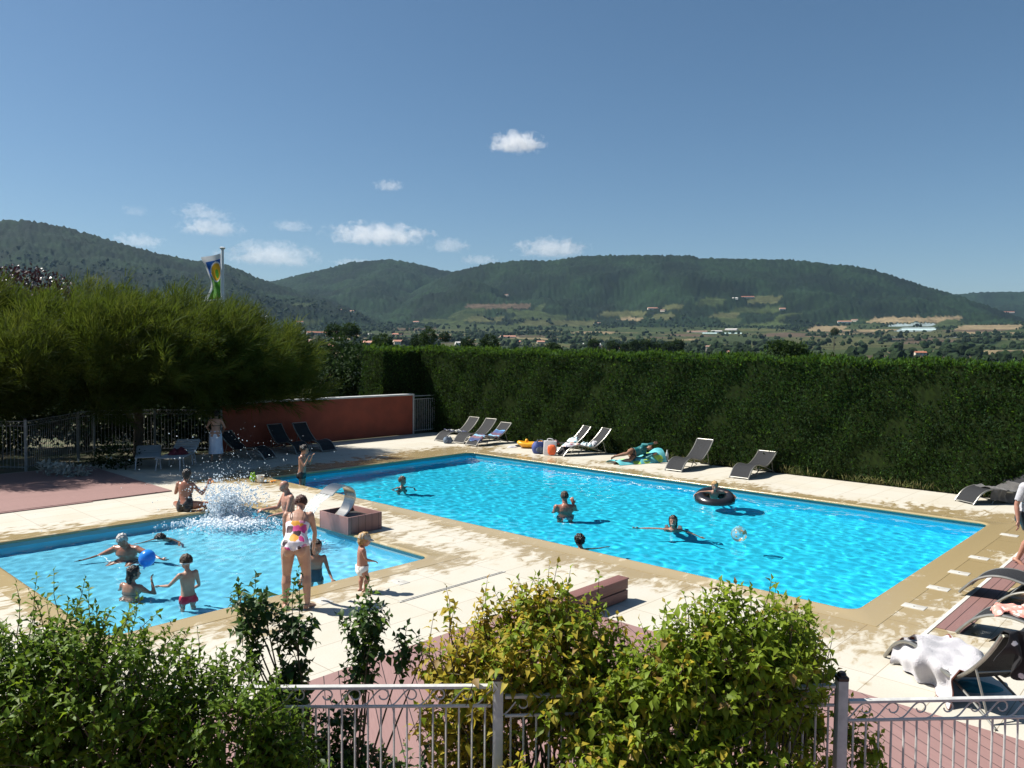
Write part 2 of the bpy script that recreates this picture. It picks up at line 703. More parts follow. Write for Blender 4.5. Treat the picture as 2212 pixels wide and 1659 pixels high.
# ---- houses of the village and the farms
m_rt = [M('roof_tile_red', (.36, .13, .07), (.28, .11, .07), scale=.8), M('roof_tile_salmon', (.46, .23, .15), (.40, .19, .13), scale=.8), M('roof_tile_brown', (.26, .16, .11), (.22, .13, .1), scale=.8), M('roof_pale', (.55, .53, .5), (.48, .46, .43), scale=.8)]
m_wl = [M('render_cream', (.6, .53, .42), (.55, .48, .38), scale=.5), M('render_white', (.75, .73, .68), (.68, .66, .62), scale=.5), M('render_grey', (.30, .28, .26), (.26, .25, .23), scale=.5)]
m_win = M('window_dark', (.03, .035, .045), rough=.2)
HN = [  # u, v, width px, depth ratio, roof, wall, storeys, label
    (686, 724, 46, .4, 0, 2, 2, 'long grey-walled block with a red tiled roof left of the village trees'),
    (723, 720, 12, .8, 0, 0, 1, 'small red-roofed house between two trees right of the grey block'),
    (647, 700, 15, .6, 0, 1, 1, 'red roof with a white chimney end above the grey block'),
    (799, 748, 30, .7, 1, 1, 2, 'white gabled house with an orange roof above the hedge corner'),
    (863, 745, 27, .6, 1, 0, 2, 'salmon-roofed house just over the left end of the hedge'),
    (859, 725, 22, .4, 0, 0, 1, 'long low house with terracotta roof behind the salmon-roofed one'),
    (796, 726, 18, .5, 3, 1, 1, 'pale flat-looking house behind the white gabled one'),
    (954, 735, 12, .7, 1, 0, 1, 'lone orange roof over the dark trees near the hedge corner'),
    (989, 748, 11, .9, 3, 1, 2, 'narrow white gable like a chapel behind the hedge'),
    (671, 755, 13, .7, 2, 0, 1, 'brown-roofed house half sunk in the trees below the grey block'),
    (702, 766, 12, .7, 1, 0, 1, 'pinkish roof low among the shrubs beside the tamarisk'),
    (899, 697, 12, .7, 1, 1, 1, 'white farmhouse standing alone on the green slope'),
    (1097, 730, 34, .3, 1, 0, 1, 'very long pale house on the far edge of the village'),
    (1119, 742, 14, .7, 0, 0, 1, 'bright red roof beside the round tree at the village edge'),
    (1168, 742, 16, .6, 1, 0, 1, 'pink-roofed house at the middle of the village row'),
    (1190, 752, 20, .5, 2, 0, 1, 'wide brown roof just over the hedge top'),
    (1278, 748, 38, .3, 3, 1, 1, 'long white shed with a flat pale roof'),
    (1250, 759, 28, .4, 3, 0, 1, 'pale-roofed shed nearest the hedge'),
    (1330, 757, 14, .7, 1, 0, 1, 'orange-roofed house at the right end of the village'),
    (1506, 719, 42, .3, 2, 0, 1, 'long farm building left of the greenhouses'),
    (1548, 718, 22, .5, 3, 1, 1, 'white barn in the middle of the farm buildings'),
    (1580, 714, 26, .4, 3, 2, 1, 'grey-roofed barn at the back of the farm'),
    (1824, 700, 26, .4, 1, 1, 1, 'long pale farmhouse beside the stubble field'),
    (1846, 695, 12, .7, 2, 0, 1, 'small barn behind the pale farmhouse'),
    (1410, 669, 22, .4, 1, 0, 1, 'stone farm on the slope below the woods'),
    (1432, 672, 10, .8, 2, 0, 1, 'little barn to the right of the stone farm'),
    (1615, 645, 26, .35, 0, 0, 1, 'red-roofed hamlet house high under the wooded hill'),
    (1588, 647, 11, .8, 3, 1, 1, 'white cottage left of the high hamlet'),
    (1988, 768, 20, .5, 0, 0, 1, 'red-roofed house among trees over the right of the hedge'),
    (1965, 764, 11, .8, 1, 0, 1, 'orange cottage left of the red-roofed house at right'),
    (2178, 677, 19, .4, 0, 0, 1, 'red barn alone at the far right'),
    (1531, 763, 11, .9, 2, 0, 3, 'square tan tower just above the hedge'),
    (1577, 766, 11, .8, 1, 0, 1, 'orange gable right of the tan tower'),
    (1092, 640, 14, .5, 2, 0, 1, 'tiny farm high on the right-hand hill'),
    (1690, 672, 12, .7, 1, 0, 1, 'small pink farmhouse in the upper meadows'),
    (1290, 700, 14, .6, 2, 0, 1, 'brown barn in the green fields'),
    (742, 672, 12, .6, 1, 1, 1, 'pale house on the lower slope of the middle hill'),
    (760, 674, 10, .6, 1, 0, 1, 'small house right of the pale one on the lower slope'),
]


def house(loc, wd, dp, h, roof, wall, rz, label):
    t = thing('house', label, 'house', loc, rz, 'houses of the valley')
    b = MB()
    x, y, zg = wd / 2, dp / 2, h + dp * .26
    b.add([(-x, -y, -4), (x, -y, -4), (x, y, -4), (-x, y, -4), (-x, -y, h), (x, -y, h), (x, y, h), (-x, y, h), (-x, 0, zg), (x, 0, zg)],
          [(0, 1, 5, 4), (2, 3, 7, 6), (1, 2, 6, 9, 5), (3, 0, 4, 8, 7), (4, 5, 9, 8), (7, 8, 9, 6), (0, 3, 2, 1)])
    wm = b.build('wall', m_wl[wall], t, smooth=False)
    rh = dp * .26
    b = MB()
    ov = .5
    X, Y = wd / 2 + ov, dp / 2 + ov
    z0, z1 = h - .1, h + rh
    b.add([(-X, -Y, z0), (X, -Y, z0), (X, 0, z1), (-X, 0, z1), (X, Y, z0), (-X, Y, z0), (-X, -Y, z0 + .35), (X, -Y, z0 + .35), (X, 0, z1 + .35), (-X, 0, z1 + .35), (X, Y, z0 + .35), (-X, Y, z0 + .35)],
          [(6, 7, 8, 9), (9, 8, 10, 11), (0, 3, 2, 1), (3, 5, 4, 2), (0, 1, 7, 6), (4, 5, 11, 10), (1, 2, 8, 7), (2, 4, 10, 8), (0, 6, 9, 3), (3, 9, 11, 5)])
    rf = b.build('roof', m_rt[roof], t, smooth=False)
    b = MB()
    b.box((wd * .28, dp * .1, h + rh + .5), (.8, .8, 1.6))
    b.build('chimney', m_wl[0], rf, smooth=False)
    n = max(2, int(wd / 4))
    for i in range(n):
        b = MB()
        b.box((-wd / 2 + wd * (i + .5) / n, -dp / 2 - .02, h * .62), (1.1, .12, 1.3))
        b.build('window', m_win, t, smooth=False)


for i, (u, v, wp, dr, roof, wall, st, lab) in enumerate(HN):
    p, r = ground_px(u, v)
    wd = max(7., wp * r / 1703)
    house(p, wd, max(6.5, min(13, wd * dr)), 2.9 * st + .6, roof, wall, -math.atan2(p.x, p.y) + R([18, -25, 8, -12][i % 4]), lab)
# two glasshouses and a plastic tunnel by the farm
m_gh = M('greenhouse_film', (.45, .6, .58), (.5, .64, .62), rough=.4, scale=.4)
m_metal = M('grey_metal', (.35, .35, .36), rough=.4, metal=.8)
for u, v, wp, lab in [(1533, 721, 30, 'pale green glasshouse left of the pair by the farm'), (1582, 721, 38, 'longer turquoise glasshouse right of the pair by the farm'), (1985, 713, 60, 'long whitish plastic tunnel in the field beside the stubble')]:
    p, r = ground_px(u, v)
    wd = wp * r / 1703
    t = thing('greenhouse', lab, 'greenhouse', p, -math.atan2(p.x, p.y), 'greenhouses in the fields')
    b = MB()
    b.rings([[V((x, 5 * math.cos(a), 4.2 * math.sin(a) - .5)) for a in np.linspace(0, math.pi, 9)] for x in np.linspace(-wd / 2, wd / 2, 4)])
    b.build('film', m_gh, t)
    b = MB()
    for x in np.linspace(-wd / 2, wd / 2, 7):
        b.tube([(x, 5.05 * math.cos(a), 4.25 * math.sin(a) - .5) for a in np.linspace(0, math.pi, 9)], .12, 4)
    b.build('hoop', m_metal, t)


# ================================================================ sky things
def cloud(label, u, v, wpx, hpx, seed, dens=.012, dist=12500, ragged=.5):
    az, s = pix_dir(u, v)
    c = V((dist * math.sin(az), dist * math.cos(az), EYE + s * dist))
    sx, sz = wpx * dist / 1703 / 2, hpx * dist / 1703 / 2
    b = MB()
    b.ell((0, 0, 0), (1, 1, 1), 20, 12)
    m, t, N, L = nt('cloud_vapour')
    out = N.new('ShaderNodeOutputMaterial')
    pv = N.new('ShaderNodeVolumePrincipled')
    tc = N.new('ShaderNodeTexCoord')
    mp = N.new('ShaderNodeMapping')
    mp.inputs['Location'].default_value = (seed * 3.1, seed * 1.7, seed)
    mp.inputs['Scale'].default_value = (max(1., sx / sz * .8), 1, 1)
    L.new(tc.outputs['Object'], mp.inputs[0])
    nz = noise(N, L, mp.outputs[0], 1.9, 7, .62, .5)
    ln = N.new('ShaderNodeVectorMath')
    ln.operation = 'LENGTH'
    L.new(tc.outputs['Object'], ln.inputs[0])
    sp = N.new('ShaderNodeSeparateXYZ')
    L.new(tc.outputs['Object'], sp.inputs[0])
    # flat underside, billowing top
    und = mrange(N, L, sp.outputs[2], -.75, -.25)
    body = math_(N, L, 'SUBTRACT', math_(N, L, 'ADD', math_(N, L, 'MULTIPLY', nz.outputs[0], 2.5), -.38), ln.outputs['Value'])
    d = math_(N, L, 'MULTIPLY', mrange(N, L, body, .0 + .1 * ragged, .55), und)
    L.new(math_(N, L, 'MULTIPLY', d, dens), pv.inputs['Density'])
    pv.inputs['Color'].default_value = (1, 1, 1, 1)
    pv.inputs['Anisotropy'].default_value = .2
    L.new(pv.outputs[0], out.inputs['Volume'])
    o = b.build('cloud', m, smooth=True)
    o.location = c
    o.scale = (sx, sx * .6, sz)
    o.rotation_euler = (0, 0, -az)
    tag(o, label, 'cloud', 'small fair-weather clouds')


CL = [('brightest small cloud, alone high above the middle of the hills', 1118, 310, 138, 60, 1, .016, .3),
      ('tiny peaked cloud below and left of the brightest one', 840, 402, 78, 34, 2, .007, .5),
      ('plump cloud above the left hill, left of the flag top', 455, 492, 150, 52, 3, .006, .4),
      ('faint wisp just above the plump cloud at left', 440, 462, 140, 34, 4, .0035, .8),
      ('little scrap highest over the left hill', 425, 446, 66, 22, 5, .004, .7),
      ('thin cloud resting on the left slope', 300, 522, 120, 40, 6, .0045, .6),
      ('wide cloud just right of the flagpole', 585, 552, 230, 70, 7, .005, .5),
      ('small slanting wisp right above the saddle', 630, 489, 100, 34, 8, .0042, .7),
      ('longest flat cloud over the middle hill', 815, 508, 270, 62, 9, .006, .4),
      ('rounded cloud at the right end of the longest one', 970, 532, 100, 46, 10, .006, .4),
      ('wide cloud low over the top of the right-hand hill', 1195, 538, 190, 60, 11, .006, .4),
      ('faint cloud half behind the saddle between the hills', 770, 570, 130, 30, 12, .004, .6),
      ('pale scrap above the notch left of the right-hand hill', 1035, 562, 110, 30, 13, .004, .6),
      ('faint smudge at the far left of the clouds', 290, 457, 60, 30, 14, .003, .8)]
for lab, u, v, wp, hp, sd, dn, rg in CL:
    cloud(lab, u, v, wp, hp, sd, dn * .30, ragged=rg)

# the air itself
m, t, N, L = nt('valley_air')
out = N.new('ShaderNodeOutputMaterial')
pv = N.new('ShaderNodeVolumePrincipled')
pv.inputs['Color'].default_value = (.46, .72, 1, 1)
pv.inputs['Density'].default_value = HAZE = .000022
pv.inputs['Anisotropy'].default_value = .15
L.new(pv.outputs[0], out.inputs['Volume'])
b = MB()
b.box((0, 0, 420), (19000, 19000, 880))
o = b.build('haze', m, smooth=False)
tag(o, kind='stuff')
# ================================================================ the pool terrace
BIG = (0, 7.44, 0, 15.19)
KID = (-7.33, -2.22, 3.0, 9.1)
m_rect = Matrix.Rotation(TH, 4, 'Z')


def in_pool_frame(o):
    """local x runs along a, local -y along b"""
    o.location = (ORG[0], ORG[1], 0)
    o.rotation_euler = (0, 0, TH)
    return o


def L(a, b, z=0.):
    return V((a, -b, z))


def rrect(x0, x1, y0, y1, r, n=6):
    pts = []
    for cx, cy, s in ((x1 - r, y1 - r, 0), (x0 + r, y1 - r, 90), (x0 + r, y0 + r, 180), (x1 - r, y0 + r, 270)):
        for i in range(n + 1):
            t = R(s + 90 * i / n)
            pts.append((cx + r * math.cos(t), cy + r * math.sin(t)))
    return pts


def holed(name, outer, holes, z, mats, frame=True, thick=0):
    bm = bmesh.new()
    for loop in [outer] + holes:
        vs = [bm.verts.new((p[0], p[1], z)) for p in loop]
        for i in range(len(vs)):
            bm.edges.new((vs[i], vs[(i + 1) % len(vs)]))
    bmesh.ops.triangle_fill(bm, use_beauty=True, use_dissolve=False, edges=list(bm.edges))
    for f in bm.faces:
        if f.normal.z < 0:
            f.normal_flip()
    me = bpy.data.meshes.new(name)
    bm.to_mesh(me)
    bm.free()
    for mm in (mats if isinstance(mats, list) else [mats]):
        me.materials.append(mm)
    o = bpy.data.objects.new(name, me)
    col.objects.link(o)
    return in_pool_frame(o) if frame else o


def lr(q, e=0):
    return [(q[0] - e, -(q[3] + e)), (q[1] + e, -(q[3] + e)), (q[1] + e, -(q[2] - e)), (q[0] - e, -(q[2] - e))]


# soil of the plateau, open where the basins are sunk
cl = V((-ORG[0], -ORG[1], 0))
cl.rotate(Matrix.Rotation(-TH, 3, 'Z'))
o = holed('ground_soil', [(cl.x + 43.5 * math.cos(2 * math.pi * k / 72), cl.y + 43.5 * math.sin(2 * math.pi * k / 72)) for k in range(72)], [lr(BIG, .5), lr(KID, .5)], -.06, m_soil)
tag(o, kind='structure')


def sdf_box(N, L, px, py, q):
    cx, cyy, hx, hy = (q[0] + q[1]) / 2, -(q[2] + q[3]) / 2, (q[1] - q[0]) / 2, (q[3] - q[2]) / 2
    dx = math_(N, L, 'MAXIMUM', math_(N, L, 'SUBTRACT', math_(N, L, 'ABSOLUTE', math_(N, L, 'SUBTRACT', px, cx)), hx), 0.)
    dy = math_(N, L, 'MAXIMUM', math_(N, L, 'SUBTRACT', math_(N, L, 'ABSOLUTE', math_(N, L, 'SUBTRACT', py, cyy)), hy), 0.)
    return math_(N, L, 'SQRT', math_(N, L, 'ADD', math_(N, L, 'MULTIPLY', dx, dx), math_(N, L, 'MULTIPLY', dy, dy)))


def stone(name, dry, wet, tile=True, bias=0.):
    m, t, N, L = nt(name)
    out = N.new('ShaderNodeOutputMaterial')
    p = N.new('ShaderNodeBsdfPrincipled')
    tc = N.new('ShaderNodeTexCoord')
    ob = tc.outputs['Object']
    sp = N.new('ShaderNodeSeparateXYZ')
    L.new(ob, sp.inputs[0])
    d1 = sdf_box(N, L, sp.outputs[0], sp.outputs[1], BIG)
    d2 = sdf_box(N, L, sp.outputs[0], sp.outputs[1], KID)
    d = math_(N, L, 'MINIMUM', d1, math_(N, L, 'MULTIPLY', d2, 1.15))
    # splashed water: blots with ragged edges, thicker close to the basins
    mp = N.new('ShaderNodeMapping')
    mp.inputs['Rotation'].default_value = (0, 0, -TH)
    mp.inputs['Scale'].default_value = (1, 1.9, 1)
    L.new(ob, mp.inputs[0])
    big = noise(N, L, ob, .55, 3, .5).outputs[0]
    fine = noise(N, L, mp.outputs[0], 3.2, 6, .62, .5).outputs[0]
    far = math_(N, L, 'MULTIPLY', sp.outputs[1], .012)
    lvl = math_(N, L, 'ADD', math_(N, L, 'MULTIPLY', big, .75), math_(N, L, 'MULTIPLY', fine, .85))
    lvl = math_(N, L, 'ADD', lvl, math_(N, L, 'MULTIPLY', mrange(N, L, sp.outputs[0], -2., 8., 0, .06), 1.))
    # the far end and the right end were splashed most
    ends = math_(N, L, 'MAXIMUM', mrange(N, L, sp.outputs[1], -14.6, -16.2, 0, .14), mrange(N, L, sp.outputs[1], -1.2, .5, 0, .16))
    lvl = math_(N, L, 'ADD', lvl, ends)
    lvl = math_(N, L, 'SUBTRACT', lvl, math_(N, L, 'MULTIPLY', d, .20))
    wetm = mrange(N, L, lvl, .60 - bias, .79 - bias)
    fleck = noise(N, L, ob, 46, 3, .7).outputs[0]
    dryc = mixc(N, L, mrange(N, L, fleck, .35, .65), dry, tuple(x * .93 for x in dry))
    dryc = mixc(N, L, mrange(N, L, noise(N, L, ob, .9, 4).outputs[0], .4, .75), dryc, tuple(x * y for x, y in zip(dry, (.93, .91, .86))))
    c = mixc(N, L, wetm, dryc, wet)
    if tile:
        br = N.new('ShaderNodeTexBrick')
        br.offset = 0
        br.inputs['Scale'].default_value = 1
        br.inputs['Mortar Size'].default_value = .005
        br.inputs['Mortar Smooth'].default_value = .3
        br.inputs['Brick Width'].default_value = 1.0
        br.inputs['Row Height'].default_value = .62
        br.inputs['Color1'].default_value = (1, 1, 1, 1)
        br.inputs['Color2'].default_value = (.955, .95, .94, 1)
        br.inputs['Mortar'].default_value = (.55, .5, .43, 1)
        L.new(ob, br.inputs['Vector'])
        c = mixc(N, L, 1., c, br.outputs[0], 'MULTIPLY')
    L.new(c, p.inputs['Base Color'])
    L.new(mrange(N, L, wetm, 0, 1, .75, .16), p.inputs['Roughness'])
    L.new(mrange(N, L, wetm, 0, 1, .25, .6), p.inputs['Specular IOR Level'])
    b = N.new('ShaderNodeBump')
    b.inputs['Strength'].default_value = .25
    b.inputs['Distance'].default_value = .006
    L.new(fleck, b.inputs['Height'])
    L.new(b.outputs[0], p.inputs['Normal'])
    L.new(p.outputs[0], out.inputs[0])
    return m


m_deck = stone('terrace_stone', (.50, .475, .41), (.34, .26, .135))
m_cope = stone('coping_stone', (.47, .42, .32), (.35, .27, .142), tile=False, bias=.05)
o = holed('pool_terrace', [(-16, -26), (10.66, -26), (10.66, 5.55), (-16, 5.55)], [lr(BIG, .42), lr(KID, .36)], 0., m_deck)
tag(o, 'pale stone paving round both pools, blotched with splashed water', 'paving', kind='structure')


def coping(name, q, wd, lab):
    b = MB()
    prof = [(wd, -.05), (wd, .004), (.10, .006), (.055, .016), (.02, .012), (0, -.008), (.006, -.035), (.03, -.045)]
    rings = []
    for e, z in prof:
        if e == wd:
            # square outside: walk the same number of points along a sharp rectangle
            rad = .004
        else:
            rad = .22 + e * .2
        rings.append([V((x, y, z)) for x, y in rrect(q[0] - e, q[1] + e, -(q[3] + e), -(q[2] - e), rad)])
    b.rings(rings, 0, cap=False)
    o = in_pool_frame(b.build(name, m_cope, angle=60))
    return tag(o, lab, 'coping', kind='structure')


coping('big_pool_coping', BIG, .42, 'sandstone rim of the big pool with a rounded nose')
coping('small_pool_coping', KID, .36, 'sandstone rim of the small pool with a rounded nose')


def liner(name, c, c2, band):
    m, t, N, L = nt(name)
    out = N.new('ShaderNodeOutputMaterial')
    p = N.new('ShaderNodeBsdfPrincipled')
    tc = N.new('ShaderNodeTexCoord')
    sp = N.new('ShaderNodeSeparateXYZ')
    L.new(tc.outputs['Object'], sp.inputs[0])
    nz = noise(N, L, tc.outputs['Object'], .5, 3)
    cc = mixc(N, L, mrange(N, L, nz.outputs[0], .35, .65), c, c2)
    cc = mixc(N, L, mrange(N, L, sp.outputs[2], -.135, -.125), cc, band)
    L.new(cc, p.inputs['Base Color'])
    p.inputs['Roughness'].default_value = .6
    p.inputs['Specular IOR Level'].default_value = .1
    L.new(p.outputs[0], out.inputs[0])
    return m


def basin(name, q, floor, mat_, lab):
    b = MB()
    e = .03
    lo = [(e, -.045), (e, -.14), (e, -.30), (-.06, floor + .04), (-.16, floor)]
    b.rings([[V((x, y, z)) for x, y in rrect(q[0] - k, q[1] + k, -(q[3] + k), -(q[2] - k), .22)] for k, z in lo], 0, cap=False)
    n = len(rrect(0, 1, 0, 1, .1))
    b.f.append(tuple((len(lo) - 1) * n + k for k in range(n)))
    b.m.append(0)
    o = in_pool_frame(b.build(name, mat_, angle=30))
    o.cycles.is_caustics_receiver = True
    return tag(o, lab, 'pool basin', kind='structure')


m_linb = liner('liner_blue', (.035, .72, .998), (.03, .68, .995), (.10, .27, .31))
m_link = liner('liner_pale', (.20, .72, .96), (.18, .68, .95), (.22, .36, .40))
basin('big_pool_basin', BIG, -1.05, m_linb, 'blue lined basin of the big pool')
basin('small_pool_basin', KID, -.52, m_link, 'pale blue lined basin of the small pool')


def water_mat(name, tint):
    m, t, N, L = nt(name)
    out = N.new('ShaderNodeOutputMaterial')
    gl = N.new('ShaderNodeBsdfGlass')
    gl.inputs['Roughness'].default_value = 0
    gl.inputs['IOR'].default_value = 1.33
    tc = N.new('ShaderNodeTexCoord')
    nz = noise(N, L, tc.outputs['Object'], .35, 3)
    L.new(mixc(N, L, nz.outputs[0], tint, tuple(x * .96 for x in tint)), gl.inputs['Color'])
    L.new(gl.outputs[0], out.inputs[0])
    return m


def water(name, q, mat_, lab, amp, step, seed):
    g = np.random.default_rng(seed)
    nx, ny = int((q[1] - q[0] + .05) / step), int((q[3] - q[2] + .05) / step)
    X, Y = np.meshgrid(np.linspace(q[0] - .025, q[1] + .025, nx), np.linspace(-q[3] - .025, -q[2] + .025, ny), indexing='ij')
    Z = np.zeros_like(X)
    for lam, A, k in [(1.7, .55, 5), (1.0, .55, 6), (.62, .55, 8), (.40, .46, 9), (.27, .36, 9), (.19, .24, 8)]:
        for _ in range(k):
            th, ph = g.uniform(0, 6.283), g.uniform(0, 6.283)
            kk = 2 * math.pi / (lam * g.uniform(.8, 1.2))
            a = kk * (X * math.cos(th) + Y * math.sin(th)) + ph + .9 * np.sin(kk * .37 * (Y * math.cos(th) - X * math.sin(th)) + ph)
            Z += amp * A / math.sqrt(k) * np.sin(a)
    I = np.arange(nx * ny).reshape(nx, ny)
    f = np.stack([I[:-1, :-1], I[1:, :-1], I[1:, 1:], I[:-1, 1:]], -1).reshape(-1, 4)
    o = mesh_np(name, np.stack([X, Y, Z - .11], -1), f, mat_, smooth=True, corners=4)
    in_pool_frame(o)
    o.cycles.is_caustics_caster = True
    return tag(o, lab, 'water', kind='structure')


water('pool_water', BIG, water_mat('water_big', (.95, .995, 1.)), 'rippled bright blue water of the big pool', .0034, .045, 3)
water('paddling_water', KID, water_mat('water_small', (.97, .995, 1.)), 'pale rippled water of the small pool', .0045, .04, 4)


# ---- composite wood decks
def planks(name, ang, pitch=.155, c=(.285, .17, .155), c2=(.25, .148, .135)):
    m, t, N, L = nt(name)
    out = N.new('ShaderNodeOutputMaterial')
    p = N.new('ShaderNodeBsdfPrincipled')
    tc = N.new('ShaderNodeTexCoord')
    mp = N.new('ShaderNodeMapping')
    mp.inputs['Rotation'].default_value = (0, 0, ang)
    L.new(tc.outputs['Object'], mp.inputs[0])
    sp = N.new('ShaderNodeSeparateXYZ')
    L.new(mp.outputs[0], sp.inputs[0])
    u = math_(N, L, 'DIVIDE', sp.outputs[1], pitch)
    fr = math_(N, L, 'FRACT', u)
    gap = mrange(N, L, math_(N, L, 'ABSOLUTE', math_(N, L, 'SUBTRACT', fr, .5)), .465, .485)
    idn = math_(N, L, 'FLOOR', u)
    wn_ = N.new('ShaderNodeTexWhiteNoise')
    wn_.noise_dimensions = '1D'
    L.new(idn, wn_.inputs['W'])
    st = N.new('ShaderNodeMapping')
    st.inputs['Scale'].default_value = (1.5, 26, 1)
    L.new(mp.outputs[0], st.inputs[0])
    nz = noise(N, L, st.outputs[0], 3, 4)
    cc = mixc(N, L, mrange(N, L, nz.outputs[0], .3, .7), c, c2)
    cc = mixc(N, L, mrange(N, L, wn_.outputs[0], 0, 1, 0, .35), cc, tuple(x * .8 for x in c))
    cc = mixc(N, L, gap, cc, (.02, .012, .012))
    L.new(cc, p.inputs['Base Color'])
    p.inputs['Roughness'].default_value = .6
    b = N.new('ShaderNodeBump')
    b.inputs['Strength'].default_value = .6
    b.inputs['Distance'].default_value = .008
    L.new(math_(N, L, 'SUBTRACT', math_(N, L, 'MULTIPLY', nz.outputs[0], .2), gap), b.inputs['Height'])
    L.new(b.outputs[0], p.inputs['Normal'])
    L.new(p.outputs[0], out.inputs[0])
    return m


def slab(name, a0, a1, b0, b1, z0, z1, mat_, lab):
    b = MB()
    b.box(((a0 + a1) / 2, -(b0 + b1) / 2, (z0 + z1) / 2), (a1 - a0, b1 - b0, z1 - z0))
    o = in_pool_frame(b.build(name, mat_, smooth=False))
    return tag(o, lab, 'wooden deck', kind='structure')


slab('front_deck', -13.5, -2.6, 11.93, 25.5, -.02, .024, planks('deck_front', math.atan2(.85, -.53) + math.pi), 'reddish plank deck with diagonal boards behind the front fence')
slab('left_deck', -15, -2.66, -5.3, .2, -.02, .03, planks('deck_left', R(8)), 'reddish plank deck at left, half in the shade of the tamarisk')
slab('deck_edge_board', -15, -4.45, .2, .27, -.02, .022, planks('deck_edge', 0.), 'projecting edge board of the left deck')
slab('deck_strip', .08, 14, 16.165, 16.475, -.02, .008, planks('deck_strip_wood', 0., .155, (.235, .13, .115), (.20, .11, .10)), 'narrow strip of two reddish boards let into the paving')
b = MB()
b.box(((.08 + 14) / 2 - .35, -16.13, -.005), (14.6, .05, .03))
o = in_pool_frame(b.build('drain_strip', M('white_stone', (.62, .6, .55), scale=4), smooth=False))
tag(o, 'white stone strip beside the two reddish boards', 'drain', kind='structure')

# ---- small lids and drains
m_lid = M('lid_plastic', (.52, .51, .47), (.44, .42, .37), rough=.5, scale=9)
m_dark = M('dark_hole', (.03, .03, .03))
lids = [(.77, 15.71, 'square white skimmer lid nearest the rounded near corner of the big pool'), (1.92, 15.71, 'white skimmer lid second from the near corner of the big pool'), (3.05, 15.71, 'white skimmer lid third from the near corner of the big pool'), (4.3, 15.71, 'white skimmer lid beside the arched lounger, fourth from the near corner'), (6.6, 15.71, 'white skimmer lid nearest the far right corner, beside the walking leg'), (-4.75, 9.75, 'white lid in the wet patch at the feet of the bending woman'), (-3.45, 9.8, 'white lid on the dry paving right of the toddler')]
for a, bb, lab in lids:
    t = thing('skimmer_lid', lab, 'lid', W(a, bb, 0), TH, 'square lids in the paving')
    b = MB()
    b.box((0, 0, .001), (.2, .29, .012), ch=.003)
    b.build('cover', m_lid, t)
    b = MB()
    b.lathe([(.001, .007), (.013, .0085), (.016, .006)], 10)
    b.build('finger_hole', m_dark, t)
t = thing('drain_channel', 'long thin white drain channel in the paving right of the toddler', 'drain', W(-3.0, 10.55, 0), TH)
b = MB()
b.box((0, 0, .004), (2.1, .05, .012))
b.build('cover', m_lid, t, smooth=False)
b = MB()
b.box((0, 0, .0105), (2.0, .012, .004))
b.build('slot', m_dark, t, smooth=False)

# ---- red rendered wall
m_redw = M('red_render', (.25, .058, .032), (.20, .047, .027), rough=.9, scale=1.6, bump=.4, bscale=60)
m_capw = M('wall_cap', (.52, .53, .52), (.42, .43, .43), rough=.7, scale=3)
t = thing('red_wall', 'long dark red rendered wall with a pale coping behind the big pool', 'wall', W(5.6, -5.75, 0), TH)
b = MB()
b.box((0, 0, .78), (8.05, .2, 1.56))
b.build('wall', m_redw, t, smooth=False)
b = MB()
b.box((0, 0, 1.592), (8.15, .32, .06), ch=.01)
b.build('coping', m_capw, t, smooth=False)

# ---- fences
m_fence = M('fence_white', (.52, .52, .50), (.42, .42, .41), rough=.5, scale=14, metal=0, bump=.1, bscale=60)
m_black = M('black_plastic', (.012, .012, .013), rough=.35, scale=20)


m_fence2 = M('fence_white_shaded', (.22, .23, .23), (.16, .17, .17), rough=.6, scale=14)  # same white paint, with the tree shade darkened into its colour


